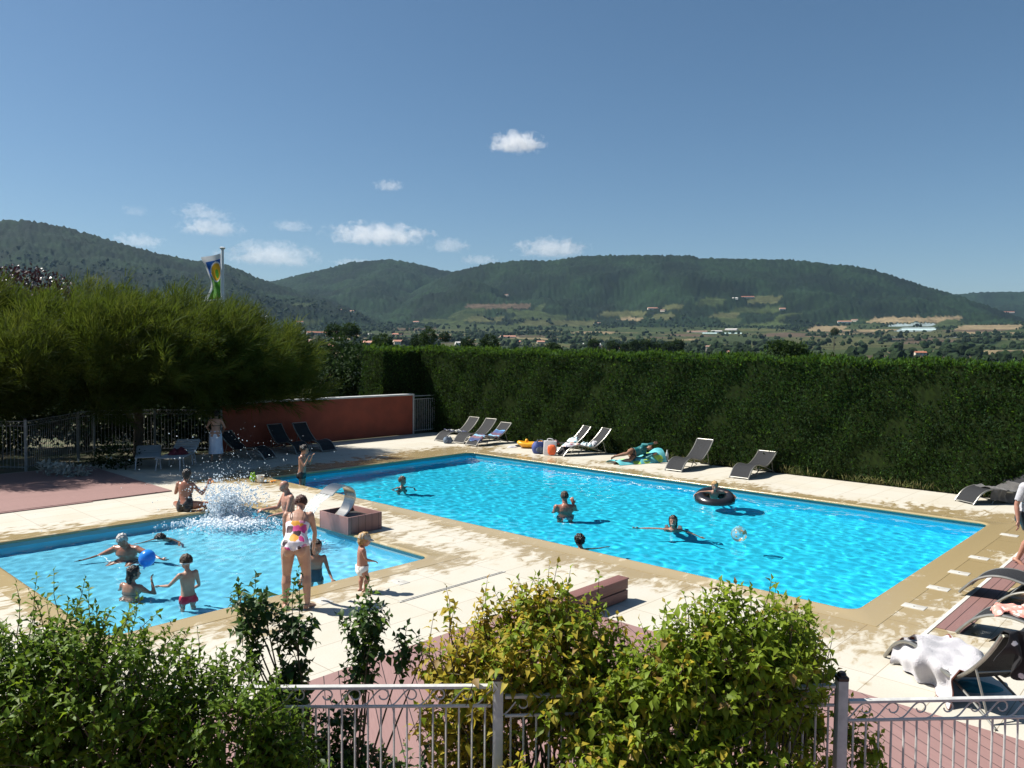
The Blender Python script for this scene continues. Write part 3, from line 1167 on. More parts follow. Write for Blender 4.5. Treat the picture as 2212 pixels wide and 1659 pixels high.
def fence(label, pts, h, pitch=.082, hoff=None, scroll=True, post_r=.033, detail=8, name='fence', hide=(), m_fence=m_fence):
    c = V(pts[0]).lerp(V(pts[-1]), .5)
    t = thing(name, label, 'fence', (c.x, c.y, 0))
    P = [V((p[0] - c.x, p[1] - c.y, 0)) for p in pts]
    for i, p in enumerate(P):
        if i in hide:
            continue
        d = (P[min(i + 1, len(P) - 1)] - P[max(i - 1, 0)]).normalized()
        rot = Matrix.Rotation(math.atan2(d.y, d.x), 3, 'Z')
        b = MB()
        b.box(p + V((0, 0, (h + .01) / 2 - .03)), (post_r * 2, post_r * 2, h + .07), rot, ch=.006)
        po = b.build('post', m_fence, t)
        b = MB()
        b.box(p + V((0, 0, h + .022)), (post_r * 2.15, post_r * 2.15, .03), rot, ch=.008)
        b.ell(p + V((0, 0, h + .037)), (post_r * .95, post_r * .95, .03), 10, 6, rot)
        b.build('cap', m_black, po)
    for i in range(len(P) - 1):
        a, q = P[i], P[i + 1]
        d = (q - a)
        ln = d.length
        d.normalize()
        a2, q2 = a + d * (post_r + .012), q - d * (post_r + .012)
        ha, hb = (hoff[i] if hoff else (h - .04, h - .04))
        za, zb = V((0, 0, ha)), V((0, 0, hb))
        rot = Matrix.Rotation(math.atan2(d.y, d.x), 3, 'Z')
        b = MB()
        pn = b
        # flat top rail, round middle and bottom rails
        nrm = V((-d.y, d.x, 0))
        sec = lambda p, z: [p + nrm * x + V((0, 0, z + y)) for x, y in ((-.02, -.008), (.02, -.008), (.02, .008), (.008, .014), (-.008, .014), (-.02, .008))]
        pn.rings([sec(a2, ha), sec(q2, hb)])
        pn.tube([a2 + za - V((0, 0, .125)), q2 + zb - V((0, 0, .125))], .011, detail)
        pn.tube([a2 + V((0, 0, .12)), q2 + V((0, 0, .12))], .011, detail)
        n = int(ln / pitch)
        for k in range(1, n):
            f = k / n
            p = a.lerp(q, f)
            z = ha + (hb - ha) * f
            pn.tube([p + V((0, 0, .07)), p + V((0, 0, z - .125))], .0068, max(4, detail - 2))
        po = pn.build('panel', m_fence, t)
        if scroll:
            sb = MB()
            cell = .165
            m_ = int(ln / cell)
            for k in range(m_):
                f0 = (k + .15) / m_
                pts_ = []
                # a running wave that curls back into a crook under the top rail
                for s in range(9):
                    u = s / 8
                    x = u * cell * .78
                    pts_.append((x, -.118 + .104 * (.5 - .5 * math.cos(math.pi * u))))
                cx, cz, rr = cell * .80, -.052, .038
                for s in range(1, 11):
                    an = math.pi / 2 - s / 10 * math.pi * 1.45
                    r2 = rr * (1 - .35 * s / 10)
                    pts_.append((cx + r2 * math.cos(an), cz + r2 * math.sin(an)))
                pp = []
                for x, z in pts_:
                    f = f0 + x / ln
                    if f > .985:
                        break
                    pp.append(a.lerp(q, f) + V((0, 0, ha + (hb - ha) * f + z)))
                if len(pp) > 4:
                    sb.tube(pp, .0052, 5)
            sb.build('scroll', m_fence, po)
    return t


fence('white wrought fence with wave scrolls and black capped posts in front of the shrubs',
      [(-6.95, 4.8), (-4.66, 4.83), (-2.37, 4.86), (-.073, 4.885), (2.11, 4.92), (4.4, 4.97)], 1.4, .08,
      [(1.36, 1.36), (1.35, 1.36), (1.345, 1.365), (1.30, 1.37), (1.27, 1.305)])
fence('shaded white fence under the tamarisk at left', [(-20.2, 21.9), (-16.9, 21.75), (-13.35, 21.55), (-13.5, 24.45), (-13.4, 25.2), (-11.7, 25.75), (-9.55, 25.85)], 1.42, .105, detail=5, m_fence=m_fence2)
fence('white barred gate between the red wall and the hedge', [tuple(W(9.72, -5.72).xy), tuple(W(11.45, -5.72).xy)], 1.56, .1, detail=5, name='garden_gate', scroll=False)

# ---- bench-like low wall of two boards
m_board = M('board_wood', (.20, .092, .078), (.16, .075, .064), rough=.6, scale=5, stretch=(1, 20, 20), bump=.3, bscale=20)
t = thing('low_bench', 'low reddish bench of two boards standing at the edge of the front deck', 'bench', W(-2.65, 12.66, 0), TH)
for z in (.085, .235):
    b = MB()
    b.box((0, 0, z), (1.78, .17, .135), ch=.008)
    b.build('board', m_board, t)
b = MB()
b.box((0, 0, .15), (1.7, .12, .29))
b.build('core', m_dark, t, smooth=False)
b = MB()
b.box((0, 0, .311), (1.8, .19, .018), ch=.004)
b.build('cap_board', m_board, t)

# ---- stainless swan neck in its box
t = thing('water_spout', 'arched stainless water spout rising from a reddish box between the pools', 'fountain', W(-1.89, 6.38, 0), TH)
b = MB()
b.box((0, .455, .165), (.78, .03, .33), ch=.004)
b.box((0, -.455, .165), (.78, .03, .33), ch=.004)
b.box((-.375, 0, .165), (.03, .88, .33), ch=.004)
b.box((.375, 0, .165), (.03, .88, .33), ch=.004)
bx = b.build('box', planks('box_wood', R(90), .155, (.27, .145, .135), (.22, .12, .11)), t)
b = MB()
b.box((0, 0, .13), (.715, .875, .2))
b.build('inner_floor', m_dark, bx, smooth=False)
m_steel = M('stainless', (.42, .41, .38), (.34, .33, .31), rough=.24, metal=1., scale=3, stretch=(40, 1, 1))
prof = [(-.12, .22), (.02, .33), (.11, .47), (.135, .60), (.09, .72), (-.01, .79), (-.12, .815), (-.22, .79), (-.32, .735), (-.40, .67)]
P2 = []
for i in range(len(prof) - 1):
    p0, p1, p2, p3 = [np.array(prof[min(max(j, 0), len(prof) - 1)]) for j in (i - 1, i, i + 1, i + 2)]
    for s in np.linspace(0, 1, 5, endpoint=False):
        P2.append(.5 * ((2 * p1) + (-p0 + p2) * s + (2 * p0 - 5 * p1 + 4 * p2 - p3) * s * s + (-p0 + 3 * p1 - 3 * p2 + p3) * s ** 3))
P2.append(np.array(prof[-1]))


def pathf(u):
    x = u * (len(P2) - 1)
    i = min(int(x), len(P2) - 2)
    return P2[i] + (P2[i + 1] - P2[i]) * (x - i)


b = MB()
b.grid(lambda u, v: (pathf(u)[0], (v - .5) * (.32 + .10 * u) + .22, pathf(u)[1]), 44, 4, thick=.022)
b.build('steel_arch', m_steel, t, angle=50)

m_fall, tt_, N, Lk = nt('falling_water')
out = N.new('ShaderNodeOutputMaterial')
tr = N.new('ShaderNodeBsdfTransparent')
tr.inputs[0].default_value = (.95, .98, 1, 1)
di = N.new('ShaderNodeBsdfPrincipled')
di.inputs['Base Color'].default_value = (.88, .92, .95, 1)
di.inputs['Roughness'].default_value = .15
tc = N.new('ShaderNodeTexCoord')
mp = N.new('ShaderNodeMapping')
mp.inputs['Scale'].default_value = (3, 38, 3)
Lk.new(tc.outputs['Object'], mp.inputs[0])
nz = noise(N, Lk, mp.outputs[0], 1., 4, .6, .3)
mx = N.new('ShaderNodeMixShader')
Lk.new(mrange(N, Lk, nz.outputs[0], .42, .66, .06, .8), mx.inputs[0])
Lk.new(tr.outputs[0], mx.inputs[1])
Lk.new(di.outputs[0], mx.inputs[2])
bb_ = N.new('ShaderNodeBump')
bb_.inputs['Strength'].default_value = 1
bb_.inputs['Distance'].default_value = .03
Lk.new(nz.outputs[0], bb_.inputs['Height'])
Lk.new(bb_.outputs[0], di.inputs['Normal'])
Lk.new(mx.outputs[0], out.inputs[0])
b = MB()
g = np.random.default_rng(4)
jig = g.normal(0, 1, (40, 40))
b.grid(lambda u, v: (-.40 - .62 * u - .05 * u * u + .008 * jig[int(u * 30), int(v * 24)], (v - .5) * (.41 - .10 * u) + .22 + .006 * jig[int(v * 24), int(u * 30)] , .672 - .06 * u - .70 * u * u), 30, 24, thick=.012)
o = b.build('water_sheet', m_fall)
o.location = W(-1.89, 6.38, 0)
o.rotation_euler = (0, 0, TH)
tag(o, 'clear sheet of water falling from the steel spout into the small pool', 'water jet')
# ================================================================ plants
def unit(a):
    return a / np.maximum(np.linalg.norm(a, axis=-1, keepdims=True), 1e-9)


def leaf_mesh(pos, ax, nr_, Ls, Ws, droop=.12, fold=.18):
    """folded leaves: five points, four triangles each"""
    pos, ax, nr_ = np.asarray(pos, float), unit(np.asarray(ax, float)), np.asarray(nr_, float)
    w = unit(np.cross(ax, nr_))
    nn = np.cross(w, ax)
    Ls, Ws = np.asarray(Ls)[:, None], np.asarray(Ws)[:, None]
    v0 = pos
    v1 = pos + ax * Ls * .42 + w * Ws * .5 + nn * Ws * fold
    v2 = pos + ax * Ls * .42 - w * Ws * .5 + nn * Ws * fold
    v3 = pos + ax * Ls * .52 + nn * Ls * .03
    v4 = pos + ax * Ls - nn * Ls * droop
    vv = np.stack([v0, v1, v2, v3, v4], 1).reshape(-1, 3)
    n = len(pos)
    f = np.array([(0, 3, 1), (0, 2, 3), (1, 3, 4), (3, 2, 4)])[None] + (np.arange(n) * 5)[:, None, None]
    return vv, f.reshape(-1, 3)


def leafmat(name, c, c2, rough=.45, trans=.3, tcol=None, rand=.3, spec=.4, scale=7):
    return M(name, c, c2, rough=rough, scale=scale, trans=trans, rand=rand, spec=spec, tcol=tcol)


m_bark = M('bark', (.085, .065, .045), (.05, .038, .027), rough=.9, scale=9, bump=.6, bscale=30, stretch=(3, 3, .6))
m_twig = M('twig', (.075, .06, .03), (.05, .04, .02), rough=.8, scale=20)


def sample_env(env, n, g, shell=.35):
    w_ = np.array([e[6] if len(e) > 6 else e[3] * e[4] * e[5] for e in env], float)
    k = g.choice(len(env), n, p=w_ / w_.sum())
    d = unit(g.normal(0, 1, (n, 3)))
    rad = (shell + (1 - shell) * g.random(n)) ** (1 / 2.2)
    E = np.array([e[:6] for e in env])[k]
    p = E[:, :3] + d * E[:, 3:6] * rad[:, None]
    return p, unit(d / E[:, 3:6])


def shrub(name, label, cat, roots, env, ntw, tlen, npair, leaf, mats, seed, pick=None, upw=.7, droop=.25, extra=(), group=None, stemr=.012, shell=.35, spread=1.0, nstem=26):
    """stems from the roots, arching twigs through the envelope, opposite leaves along every twig"""
    g = np.random.default_rng(seed)
    base = V(roots[0])
    t = thing(name, label, cat, base, 0, group)
    P, D = sample_env(env, ntw, g, shell)
    D = unit(D * .75 * spread + np.array([0, 0, upw]) + g.normal(0, .35, (ntw, 3)))
    Ln = tlen * g.uniform(.6, 1.25, ntw)
    tw = [(P[i], D[i], Ln[i]) for i in range(ntw)]
    for (x, y, z, ln) in extra:
        tw.append((np.array((x, y, z)), unit(np.array((g.normal(0, .12), g.normal(0, .12), 1.))), ln))
    sb = MB()
    pos, ax, nr_, LL = [], [], [], []
    rt_ = [np.array(r_) for r_ in roots]
    bs = np.array(base)
    for i, (p, d, ln) in enumerate(tw):
        s = p - d * ln
        side = unit(np.cross(d, g.normal(0, 1, 3)))
        pts = [s + d * ln * u + side * ln * .12 * math.sin(u * 2.2) - np.array([0, 0, 1]) * ln * .10 * u * u for u in (0, .33, .66, 1)]
        sb.tube([V(q - bs) for q in pts], [.0034, .003, .0024, .0014], 3, cap=False)
        if i % max(1, len(tw) // nstem) == 0 or i >= ntw:
            r0 = rt_[g.integers(len(rt_))]
            mid = r0 * .45 + s * .55 + np.array([g.normal(0, .06), g.normal(0, .06), -.05])
            sb.tube([V(r0 - bs), V(r0 * .7 + mid * .3 - bs), V(mid - bs), V(s - bs)], [stemr * 1.3, stemr, stemr * .7, .004], 5, cap=False)
        n = npair if i < ntw else int(npair * 1.4)
        tang = unit(np.array(pts[-1]) - np.array(pts[0]))
        for k in range(n):
            u = (k + .6) / n
            j = min(2, int(u * 3))
            f = u * 3 - j
            c = pts[j] * (1 - f) + pts[j + 1] * f
            tang = unit(pts[j + 1] - pts[j])
            s1 = unit(np.cross(tang, side if k % 2 else np.cross(side, tang)) + g.normal(0, .2, 3))
            sz = (1 - .45 * max(0, u - .6) / .4)
            for sg in (1, -1):
                a = s1 * sg * .85 + tang * .55 - np.array([0, 0, droop]) + g.normal(0, .22, 3)
                pos.append(c)
                ax.append(a)
                nr_.append(tang * .5 + np.array([0, 0, 1.]) + g.normal(0, .3, 3))
                LL.append(leaf[0] * sz * g.uniform(.7, 1.2))
        pos.append(pts[-1])
        ax.append(tang + g.normal(0, .2, 3))
        nr_.append(side)
        LL.append(leaf[0] * .6)
    sb.build('stems', m_twig if stemr < .02 else m_bark, t)
    pos = np.array(pos)
    LL = np.array(LL)
    vv, ff = leaf_mesh(pos - bs, np.array(ax), np.array(nr_), LL, LL * leaf[1] * g.uniform(.8, 1.15, len(LL)), .24, .26)
    mi = np.zeros(len(pos), int) if pick is None else pick(pos, g)
    mesh_np('foliage', vv, ff, mats, t, mi=np.repeat(mi, 4), smooth=True)
    return t


# ---- front shrubs
lf_a = leafmat('leaf_glossy_green', (.078, .145, .009), (.105, .18, .012), rough=.5, trans=.34, tcol=(.22, .36, .02), spec=.25)
lf_a2 = leafmat('leaf_glossy_young', (.13, .20, .018), (.10, .17, .015), rough=.5, trans=.4, tcol=(.36, .50, .03), spec=.25)
lf_b = leafmat('leaf_dark', (.038, .078, .018), (.052, .10, .022), rough=.48, trans=.25, tcol=(.10, .2, .025), spec=.3)
lf_c = leafmat('leaf_yellowing', (.46, .36, .04), (.32, .29, .036), rough=.55, trans=.46, tcol=(.80, .60, .06), spec=.25)
lf_d = leafmat('leaf_lime', (.20, .275, .026), (.15, .225, .02), rough=.55, trans=.46, tcol=(.56, .70, .05), spec=.25)
lf_e = leafmat('leaf_brown', (.24, .15, .04), (.19, .12, .03), rough=.6, trans=.25)

shrub('leafy_shrub', 'large glossy small-leaved green shrub filling the front left corner over the fence', 'shrub',
      [(-2.3, 4.55, 0), (-3.0, 4.6, 0), (-1.7, 4.6, 0)],
      [(-3.1, 4.5, 1.44, .85, .5, .66), (-2.4, 4.5, 1.46, .7, .5, .62), (-1.72, 4.55, 1.14, .55, .45, .66), (-1.42, 4.6, .92, .36, .35, .5), (-1.0, 4.7, .42, .4, .3, .35), (-2.6, 4.4, .75, 1.3, .45, .45), (-3.9, 4.5, 1.1, .7, .5, .6)],
      2700, .28, 6, (.064, .54), [lf_a, lf_a2], 5, pick=lambda p, g: (g.random(len(p)) < .40).astype(int), upw=.7, shell=.2, nstem=60,
      extra=[(-2.62, 4.55, 2.22, .45), (-2.78, 4.6, 2.16, .4), (-3.05, 4.55, 2.12, .35), (-3.3, 4.5, 2.1, .35), (-2.42, 4.5, 2.14, .35), (-2.5, 4.5, 2.18, .4), (-2.2, 4.5, 2.08, .35), (-2.9, 4.5, 2.14, .35), (-1.9, 4.6, 1.78, .3), (-2.1, 4.55, 1.82, .3), (-3.55, 4.5, 1.95, .3), (-2.55, 4.55, 1.98, .4)])
shrub('tall_shrub', 'thin tall shrub with dark leaves in bunches on bare stems behind the left fence panel', 'shrub',
      [(-1.25, 5.25, 0), (-1.15, 5.3, 0), (-1.05, 5.28, 0)],
      [(-1.78, 5.35, 1.72, .20, .16, .22), (-1.48, 5.35, 1.55, .16, .14, .36), (-1.0, 5.35, 1.62, .19, .15, .26), (-1.02, 5.35, 1.3, .15, .14, .22), (-.72, 5.35, 1.43, .10, .10, .16), (-1.5, 5.35, 1.1, .16, .14, .3), (-1.75, 5.3, 1.4, .12, .1, .2), (-1.55, 5.3, .85, .3, .18, .4), (-1.15, 5.3, .8, .22, .18, .35)],
      330, .20, 4, (.078, .66), [lf_b, lf_a], 8, pick=lambda p, g: (g.random(len(p)) < .15).astype(int), upw=.9, droop=.45, nstem=36, stemr=.011,
      extra=[(-1.42, 5.35, 2.0, .35), (-1.46, 5.3, 1.95, .35), (-1.78, 5.35, 1.95, .25), (-1.0, 5.35, 1.92, .25), (-.70, 5.35, 1.62, .2), (-.62, 5.35, 1.55, .2)])


def yl(p, g):
    r = g.random(len(p))
    y = np.clip((.86 - (p[:, 0] + .25) * .62), .15, .92)
    return np.where(r < y * .8, 0, np.where(r < y * .8 + .04, 2, 1))


shrub('yellowing_shrub', 'dogwood shrub turning yellow behind and over the fence post in the middle', 'shrub',
      [(.15, 5.1, 0), (.3, 5.0, 0), (-.05, 5.2, 0)],
      [(.20, 5.1, 1.50, .58, .36, .52), (-.28, 5.3, 1.22, .40, .3, .48), (.55, 4.95, 1.35, .48, .34, .50), (.25, 4.62, .72, .52, .28, .36), (-.2, 5.25, .65, .4, .3, .4), (.62, 4.7, .95, .35, .3, .4)],
      1500, .25, 4, (.082, .56), [lf_c, lf_d, lf_e], 12, pick=yl, upw=.75, droop=.5, shell=.15, nstem=44,
      extra=[(-.46, 5.2, 1.92, .35), (-.42, 5.15, 1.84, .3), (-.50, 5.15, 1.75, .3), (-.36, 5.15, 1.80, .3), (-.12, 5.15, 2.0, .35), (.22, 5.1, 2.12, .35), (.30, 5.1, 2.14, .35), (.56, 5.05, 2.06, .35), (.08, 5.1, 2.02, .35), (-.17, 5.15, 1.93, .35), (.12, 5.1, 2.06, .4), (.43, 5.1, 2.09, .42), (.36, 5.05, 1.9, .35), (.0, 5.15, 1.9, .3), (.5, 5.0, 1.88, .3)])


def yg(p, g):
    r = g.random(len(p))
    y = np.clip(.22 - (p[:, 0] - .9) * .40, .03, .4)
    return np.where(r < y * .7, 1, np.where(r < y * .7 + .03, 2, 0))


shrub('lime_shrub', 'dense lime green dogwood shrub left of the right-hand fence post', 'shrub',
      [(1.45, 4.85, 0), (1.3, 4.95, 0), (1.6, 4.9, 0)],
      [(1.40, 4.85, 1.56, .66, .36, .52), (1.0, 4.85, 1.30, .5, .34, .46), (1.82, 5.15, 1.4, .36, .3, .5), (1.45, 4.6, .92, .52, .28, .36), (1.1, 4.6, .8, .42, .28, .32), (1.95, 5.2, 1.0, .2, .2, .34)],
      1500, .24, 4, (.080, .58), [lf_d, lf_c, lf_e], 15, pick=yg, upw=.8, droop=.45, shell=.15, nstem=44,
      extra=[(1.47, 4.85, 2.06, .34), (1.5, 4.9, 2.0, .3), (1.12, 4.85, 1.9, .3), (1.22, 4.85, 1.93, .3), (1.35, 4.8, 1.95, .3), (1.72, 5.0, 2.0, .3), (1.62, 4.9, 2.08, .3), (1.9, 5.2, 1.85, .3), (2.02, 5.2, 1.72, .3), (1.05, 4.85, 1.84, .3), (1.28, 4.8, 2.02, .3), (.86, 4.9, 1.7, .3), (2.05, 5.25, 1.62, .3)])
shrub('low_shrub', 'small straggling shrub right of the right-hand fence post', 'shrub', [(2.3, 5.0, 0)],
      [(2.3, 5.0, .82, .16, .14, .4), (2.42, 5.0, .55, .18, .14, .3), (2.2, 5.05, 1.1, .12, .1, .2)], 90, .2, 4, (.07, .6), [lf_d, lf_c, lf_e], 18, pick=yg, upw=.8, droop=.4, nstem=12)
shrub('low_shrub', 'dark green undergrowth at the foot of the fence below the dogwoods', 'shrub', [(.9, 4.75, 0)],
      [(.4, 4.85, .42, .5, .3, .4), (1.2, 4.8, .42, .6, .3, .4), (1.9, 5.0, .4, .4, .3, .35), (-.3, 5.2, .35, .4, .3, .3), (-1.2, 5.2, .5, .4, .25, .45), (-.75, 5.3, .45, .35, .25, .4)], 700, .22, 4, (.07, .6), [lf_b, lf_a, lf_d], 19, pick=lambda p, g: g.choice(3, len(p), p=(.6, .3, .1)), upw=.5, droop=.3, nstem=20)

# ---- the clipped cypress hedge
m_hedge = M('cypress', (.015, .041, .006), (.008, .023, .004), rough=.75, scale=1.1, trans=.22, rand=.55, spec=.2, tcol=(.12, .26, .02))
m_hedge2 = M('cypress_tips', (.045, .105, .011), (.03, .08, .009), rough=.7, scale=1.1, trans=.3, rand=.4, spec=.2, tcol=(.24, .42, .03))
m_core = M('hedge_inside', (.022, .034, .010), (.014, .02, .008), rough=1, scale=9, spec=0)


def hedge_bump(u, v, s):
    return .07 * math.sin(u * 1.9 + s) + .05 * math.sin(u * 4.3 + v * 2.1 + s * 2) + .05 * math.sin(v * 3.1 + u * .8)


def hedge(name, label, a0, a1, b0, b1, h, seed, faces, fall=0.):
    """clipped box of cypress: a dark twiggy inside and flat sprays standing out of its sides"""
    g = np.random.default_rng(seed)
    c = W((a0 + a1) / 2, (b0 + b1) / 2)
    t = thing(name, label, 'hedge', c, TH)
    ca, cb = (a0 + a1) / 2, (b0 + b1) / 2
    b = MB()
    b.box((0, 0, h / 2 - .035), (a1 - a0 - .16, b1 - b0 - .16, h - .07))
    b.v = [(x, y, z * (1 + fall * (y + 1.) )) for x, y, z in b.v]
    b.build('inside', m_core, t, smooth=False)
    pos, ax, nr_, LL, mi = [], [], [], [], []
    for (kind, dens) in faces:
        if kind in ('a0', 'a1'):
            ln, top = b1 - b0, False
            nrm = np.array([-1 if kind == 'a0' else 1, 0, 0.])
        elif kind in ('b0', 'b1'):
            ln, top = a1 - a0, False
            nrm = np.array([0, 1 if kind == 'b0' else -1, 0.])
        else:
            ln, top = b1 - b0, True
            nrm = np.array([0, 0, 1.])
        n = int(dens * ln * ((a1 - a0) if top else h))
        s = g.random(n)
        q = g.random(n)
        if top:
            x = a0 + s * (a1 - a0) - ca
            y = -(b0 + q * (b1 - b0) - cb)
            bump = .05 * np.sin(y * 2.3) + .06 * np.sin(y * 5.1 + x * 3) + g.normal(0, .045, n)
            p = np.stack([x, y, h + bump - .05], 1)
        else:
            z = q * h
            if kind[0] == 'a':
                y = -(b0 + s * ln - cb)
                bump = .06 * np.sin(y * 1.3 + z * .7) + .05 * np.sin(y * 3.7 + z * 2.9) + .04 * np.sin(z * 5.3 - y * 2.2) + g.normal(0, .035, n)
                x = (a0 - ca if kind == 'a0' else a1 - ca) + nrm[0] * (bump - .02)
                p = np.stack([x, y, z], 1)
            else:
                x = a0 + s * ln - ca
                bump = .06 * np.sin(x * 2.3 + z * .7) + .05 * np.sin(x * 4.7 + z * 2.9) + g.normal(0, .035, n)
                y = (-(b0 - cb) if kind == 'b0' else -(b1 - cb)) + nrm[1] * (bump - .02)
                p = np.stack([x, y, z], 1)
        d = unit(nrm * .55 + np.array([0, 0, .75 if not top else 1.1]) + g.normal(0, .42, (n, 3)))
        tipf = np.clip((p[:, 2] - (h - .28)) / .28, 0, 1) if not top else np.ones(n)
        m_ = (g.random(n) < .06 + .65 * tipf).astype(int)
        L_ = g.uniform(.055, .115, n) * (1 + .5 * tipf * g.random(n))
        for k in range(3):
            dd = unit(d + g.normal(0, .3, (n, 3)))
            pos.append(p + g.normal(0, .012, (n, 3)))
            ax.append(dd)
            nr_.append(nrm + g.normal(0, .45, (n, 3)))
            LL.append(L_ * g.uniform(.6, 1.1, n))
            mi.append(m_)
    pos, ax, nr_, LL, mi = [np.concatenate(q) for q in (pos, ax, nr_, LL, mi)]
    pos[:, 2] *= 1 + fall * (pos[:, 1] + 1.)
    vv, ff = leaf_mesh(pos, ax, nr_, LL, LL * .34, .1, .1)
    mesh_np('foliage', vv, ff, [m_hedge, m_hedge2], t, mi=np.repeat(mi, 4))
    return t


hedge('clipped_hedge', 'tall clipped cypress hedge running the length of the big pool', 10.78, 12.1, -7.9, 19.0, 3.27, 31, [('a0', 400), ('top', 380), ('b1', 100)], .0036)
hedge('clipped_hedge', 'short return of the cypress hedge beyond the barred gate, its face in shade', 8.85, 11.0, -8.0, -6.6, 3.42, 32, [('a0', 330), ('b1', 330), ('top', 330)])


# ---- trees
def limbs(t, top, n, r, g, h0=.3, spread=1.):
    b = MB()
    b.tube([(0, 0, -.1), (.03, .02, top * .3), (-.03, .03, top * .6)], [r * 1.25, r, r * .75], 9)
    for i in range(n):
        a = 6.283 * i / n + g.uniform(-.4, .4)
        z0 = top * g.uniform(h0, .58)
        e = V((math.cos(a) * spread * g.uniform(.5, 1), math.sin(a) * spread * g.uniform(.5, 1), top * g.uniform(.75, 1.0)))
        b.tube([(0, 0, z0), (e.x * .35, e.y * .35, z0 + (e.z - z0) * .5), e], [r * .55, r * .35, r * .1], 6)
    return b.build('trunk', m_bark, t)


def leafy_tree(name, label, base, env, n, leaf, mats, seed, group=None, clump=9, cr=.28, tr=.14, pick=None, cat='tree', up_=.3):
    g = np.random.default_rng(seed)
    t = thing(name, label, cat, base, 0, group)
    bs = np.array(base)
    top = max(e[2] + e[5] * .6 for e in env) - bs[2]
    sp = max(e[3] for e in env) * .8
    limbs(t, top, 7, tr, g, .25, sp)
    C, D = sample_env(env, n // clump, g, .25)
    k = np.repeat(np.arange(len(C)), clump)
    p = C[k] + g.normal(0, cr, (len(k), 3)) * np.array([1, 1, .7])
    d = unit(D[k] * .6 + np.array([0, 0, up_]) + g.normal(0, .6, (len(k), 3)))
    L_ = leaf[0] * g.uniform(.6, 1.3, len(k))
    vv, ff = leaf_mesh(p - bs, d, g.normal(0, 1, (len(k), 3)) + np.array([0, 0, .8]), L_, L_ * leaf[1], .15, .15)
    mi = np.zeros(len(k), int) if pick is None else pick(p, g)
    mesh_np('crown', vv, ff, mats, t, mi=np.repeat(mi, 4))
    return t


m_tam = M('tamarisk_green', (.025, .044, .006), (.034, .053, .008), rough=.8, scale=.9, trans=.3, rand=.4, spec=.15, tcol=(.2, .28, .03))
m_tam2 = M('tamarisk_pale', (.052, .072, .010), (.04, .06, .009), rough=.8, scale=.9, trans=.3, rand=.35, spec=.15, tcol=(.3, .36, .05))


def tamarisk(label, base, env, nplume, per, seed, wind=(.45, -.1)):
    """feathery crown: every plume is a spray of hair-fine twigs leaning with the wind"""
    g = np.random.default_rng(seed)
    t = thing('tamarisk_tree', label, 'tree', base, 0, 'feathery trees at left')
    bs = np.array(base)
    limbs(t, max(e[2] + e[5] * .5 for e in env), 9, .13, g, .12, max(e[3] for e in env) * .8)
    lumps = []
    for e in env:
        for _ in range(7):
            d = unit(g.normal(0, 1, 3) * np.array([1, 1, .8]) + np.array([0, -.2, .35]))
            r_ = g.uniform(.35, .7)
            lumps.append((e[0] + d[0] * e[3] * .95, e[1] + d[1] * e[4] * .95, e[2] + d[2] * e[5] * .95, r_ * 1.1, r_, r_ * .8, .9))
    C, D = sample_env(list(env) + lumps, nplume, g, .30)
    D = unit(D * .75 + np.array([wind[0] * .75, wind[1], 1.0]) + g.normal(0, .26, (nplume, 3)))
    PL = g.uniform(.4, .95, nplume)
    k = np.repeat(np.arange(nplume), per)
    n = len(k)
    u = g.random(n) ** .8
    side = unit(g.normal(0, 1, (n, 3)))
    s = C[k] + D[k] * (PL[k] * u)[:, None] + side * (.05 + .05 * g.random((n, 1)))
    d = unit(D[k] * .9 + side * .55 + g.normal(0, .15, (n, 3)))
    ln = PL[k] * g.uniform(.28, .6, n)
    wd = g.uniform(.0045, .0095, n)
    ws = unit(np.cross(d, g.normal(0, 1, (n, 3))))
    m1 = s + d * (ln * .5)[:, None] + np.array([wind[0], wind[1], 0]) * (ln * .08)[:, None]
    e = s + d * ln[:, None] + np.array([wind[0], wind[1], -.35]) * (ln * .32)[:, None]
    vv = np.stack([s - ws * wd[:, None], s + ws * wd[:, None], m1 - ws * wd[:, None] * .9, m1 + ws * wd[:, None] * .9, e], 1).reshape(-1, 3) - bs
    f = np.array([(0, 1, 3), (0, 3, 2), (2, 3, 4)])[None] + (np.arange(n) * 5)[:, None, None]
    pm = (g.random(nplume) < .25).astype(int)
    mesh_np('crown', vv, f.reshape(-1, 3), [m_tam, m_tam2], t, mi=np.repeat(pm[k], 3))
    return t


tamarisk('large feathery tamarisk with its crown blown to the right over the fence', (-11.9, 25.0, 0),
         [(-12.0, 24.0, 3.25, 3.3, 2.9, 1.5), (-9.2, 25.6, 2.75, 2.5, 1.5, 1.25), (-8.2, 26.2, 2.3, 1.4, 1.2, .85), (-10.6, 24.6, 3.3, 2.6, 2.2, 1.2), (-11.6, 22.2, 3.1, 2.6, 1.5, .95), (-9.3, 23.0, 2.95, 1.6, 1.3, .7), (-13.4, 22.9, 2.0, 2.0, 1.1, .65), (-11.0, 24.3, 2.05, 1.7, 1.1, .6)], 3900, 44, 41)
tamarisk('second feathery tamarisk at the left edge of the picture', (-16.8, 23.9, 0),
         [(-16.3, 23.2, 3.0, 2.6, 2.6, 1.5), (-19.0, 22.8, 3.2, 2.6, 2.6, 1.7), (-14.6, 22.6, 2.6, 1.6, 1.6, 1.0), (-14.6, 20.8, 2.85, 2.0, 1.3, .9)], 2500, 42, 42)
tamarisk('low pale tamarisk bush leaning over the fence at the far left', (-14.9, 21.9, 0), [(-14.5, 22.2, 1.75, 1.15, .7, .6), (-15.6, 22.4, 1.9, .9, .7, .55)], 170, 30, 43)
lf_p = leafmat('leaf_purple', (.045, .014, .018), (.03, .01, .014), rough=.35, trans=.12, spec=.6, tcol=(.12, .02, .03))
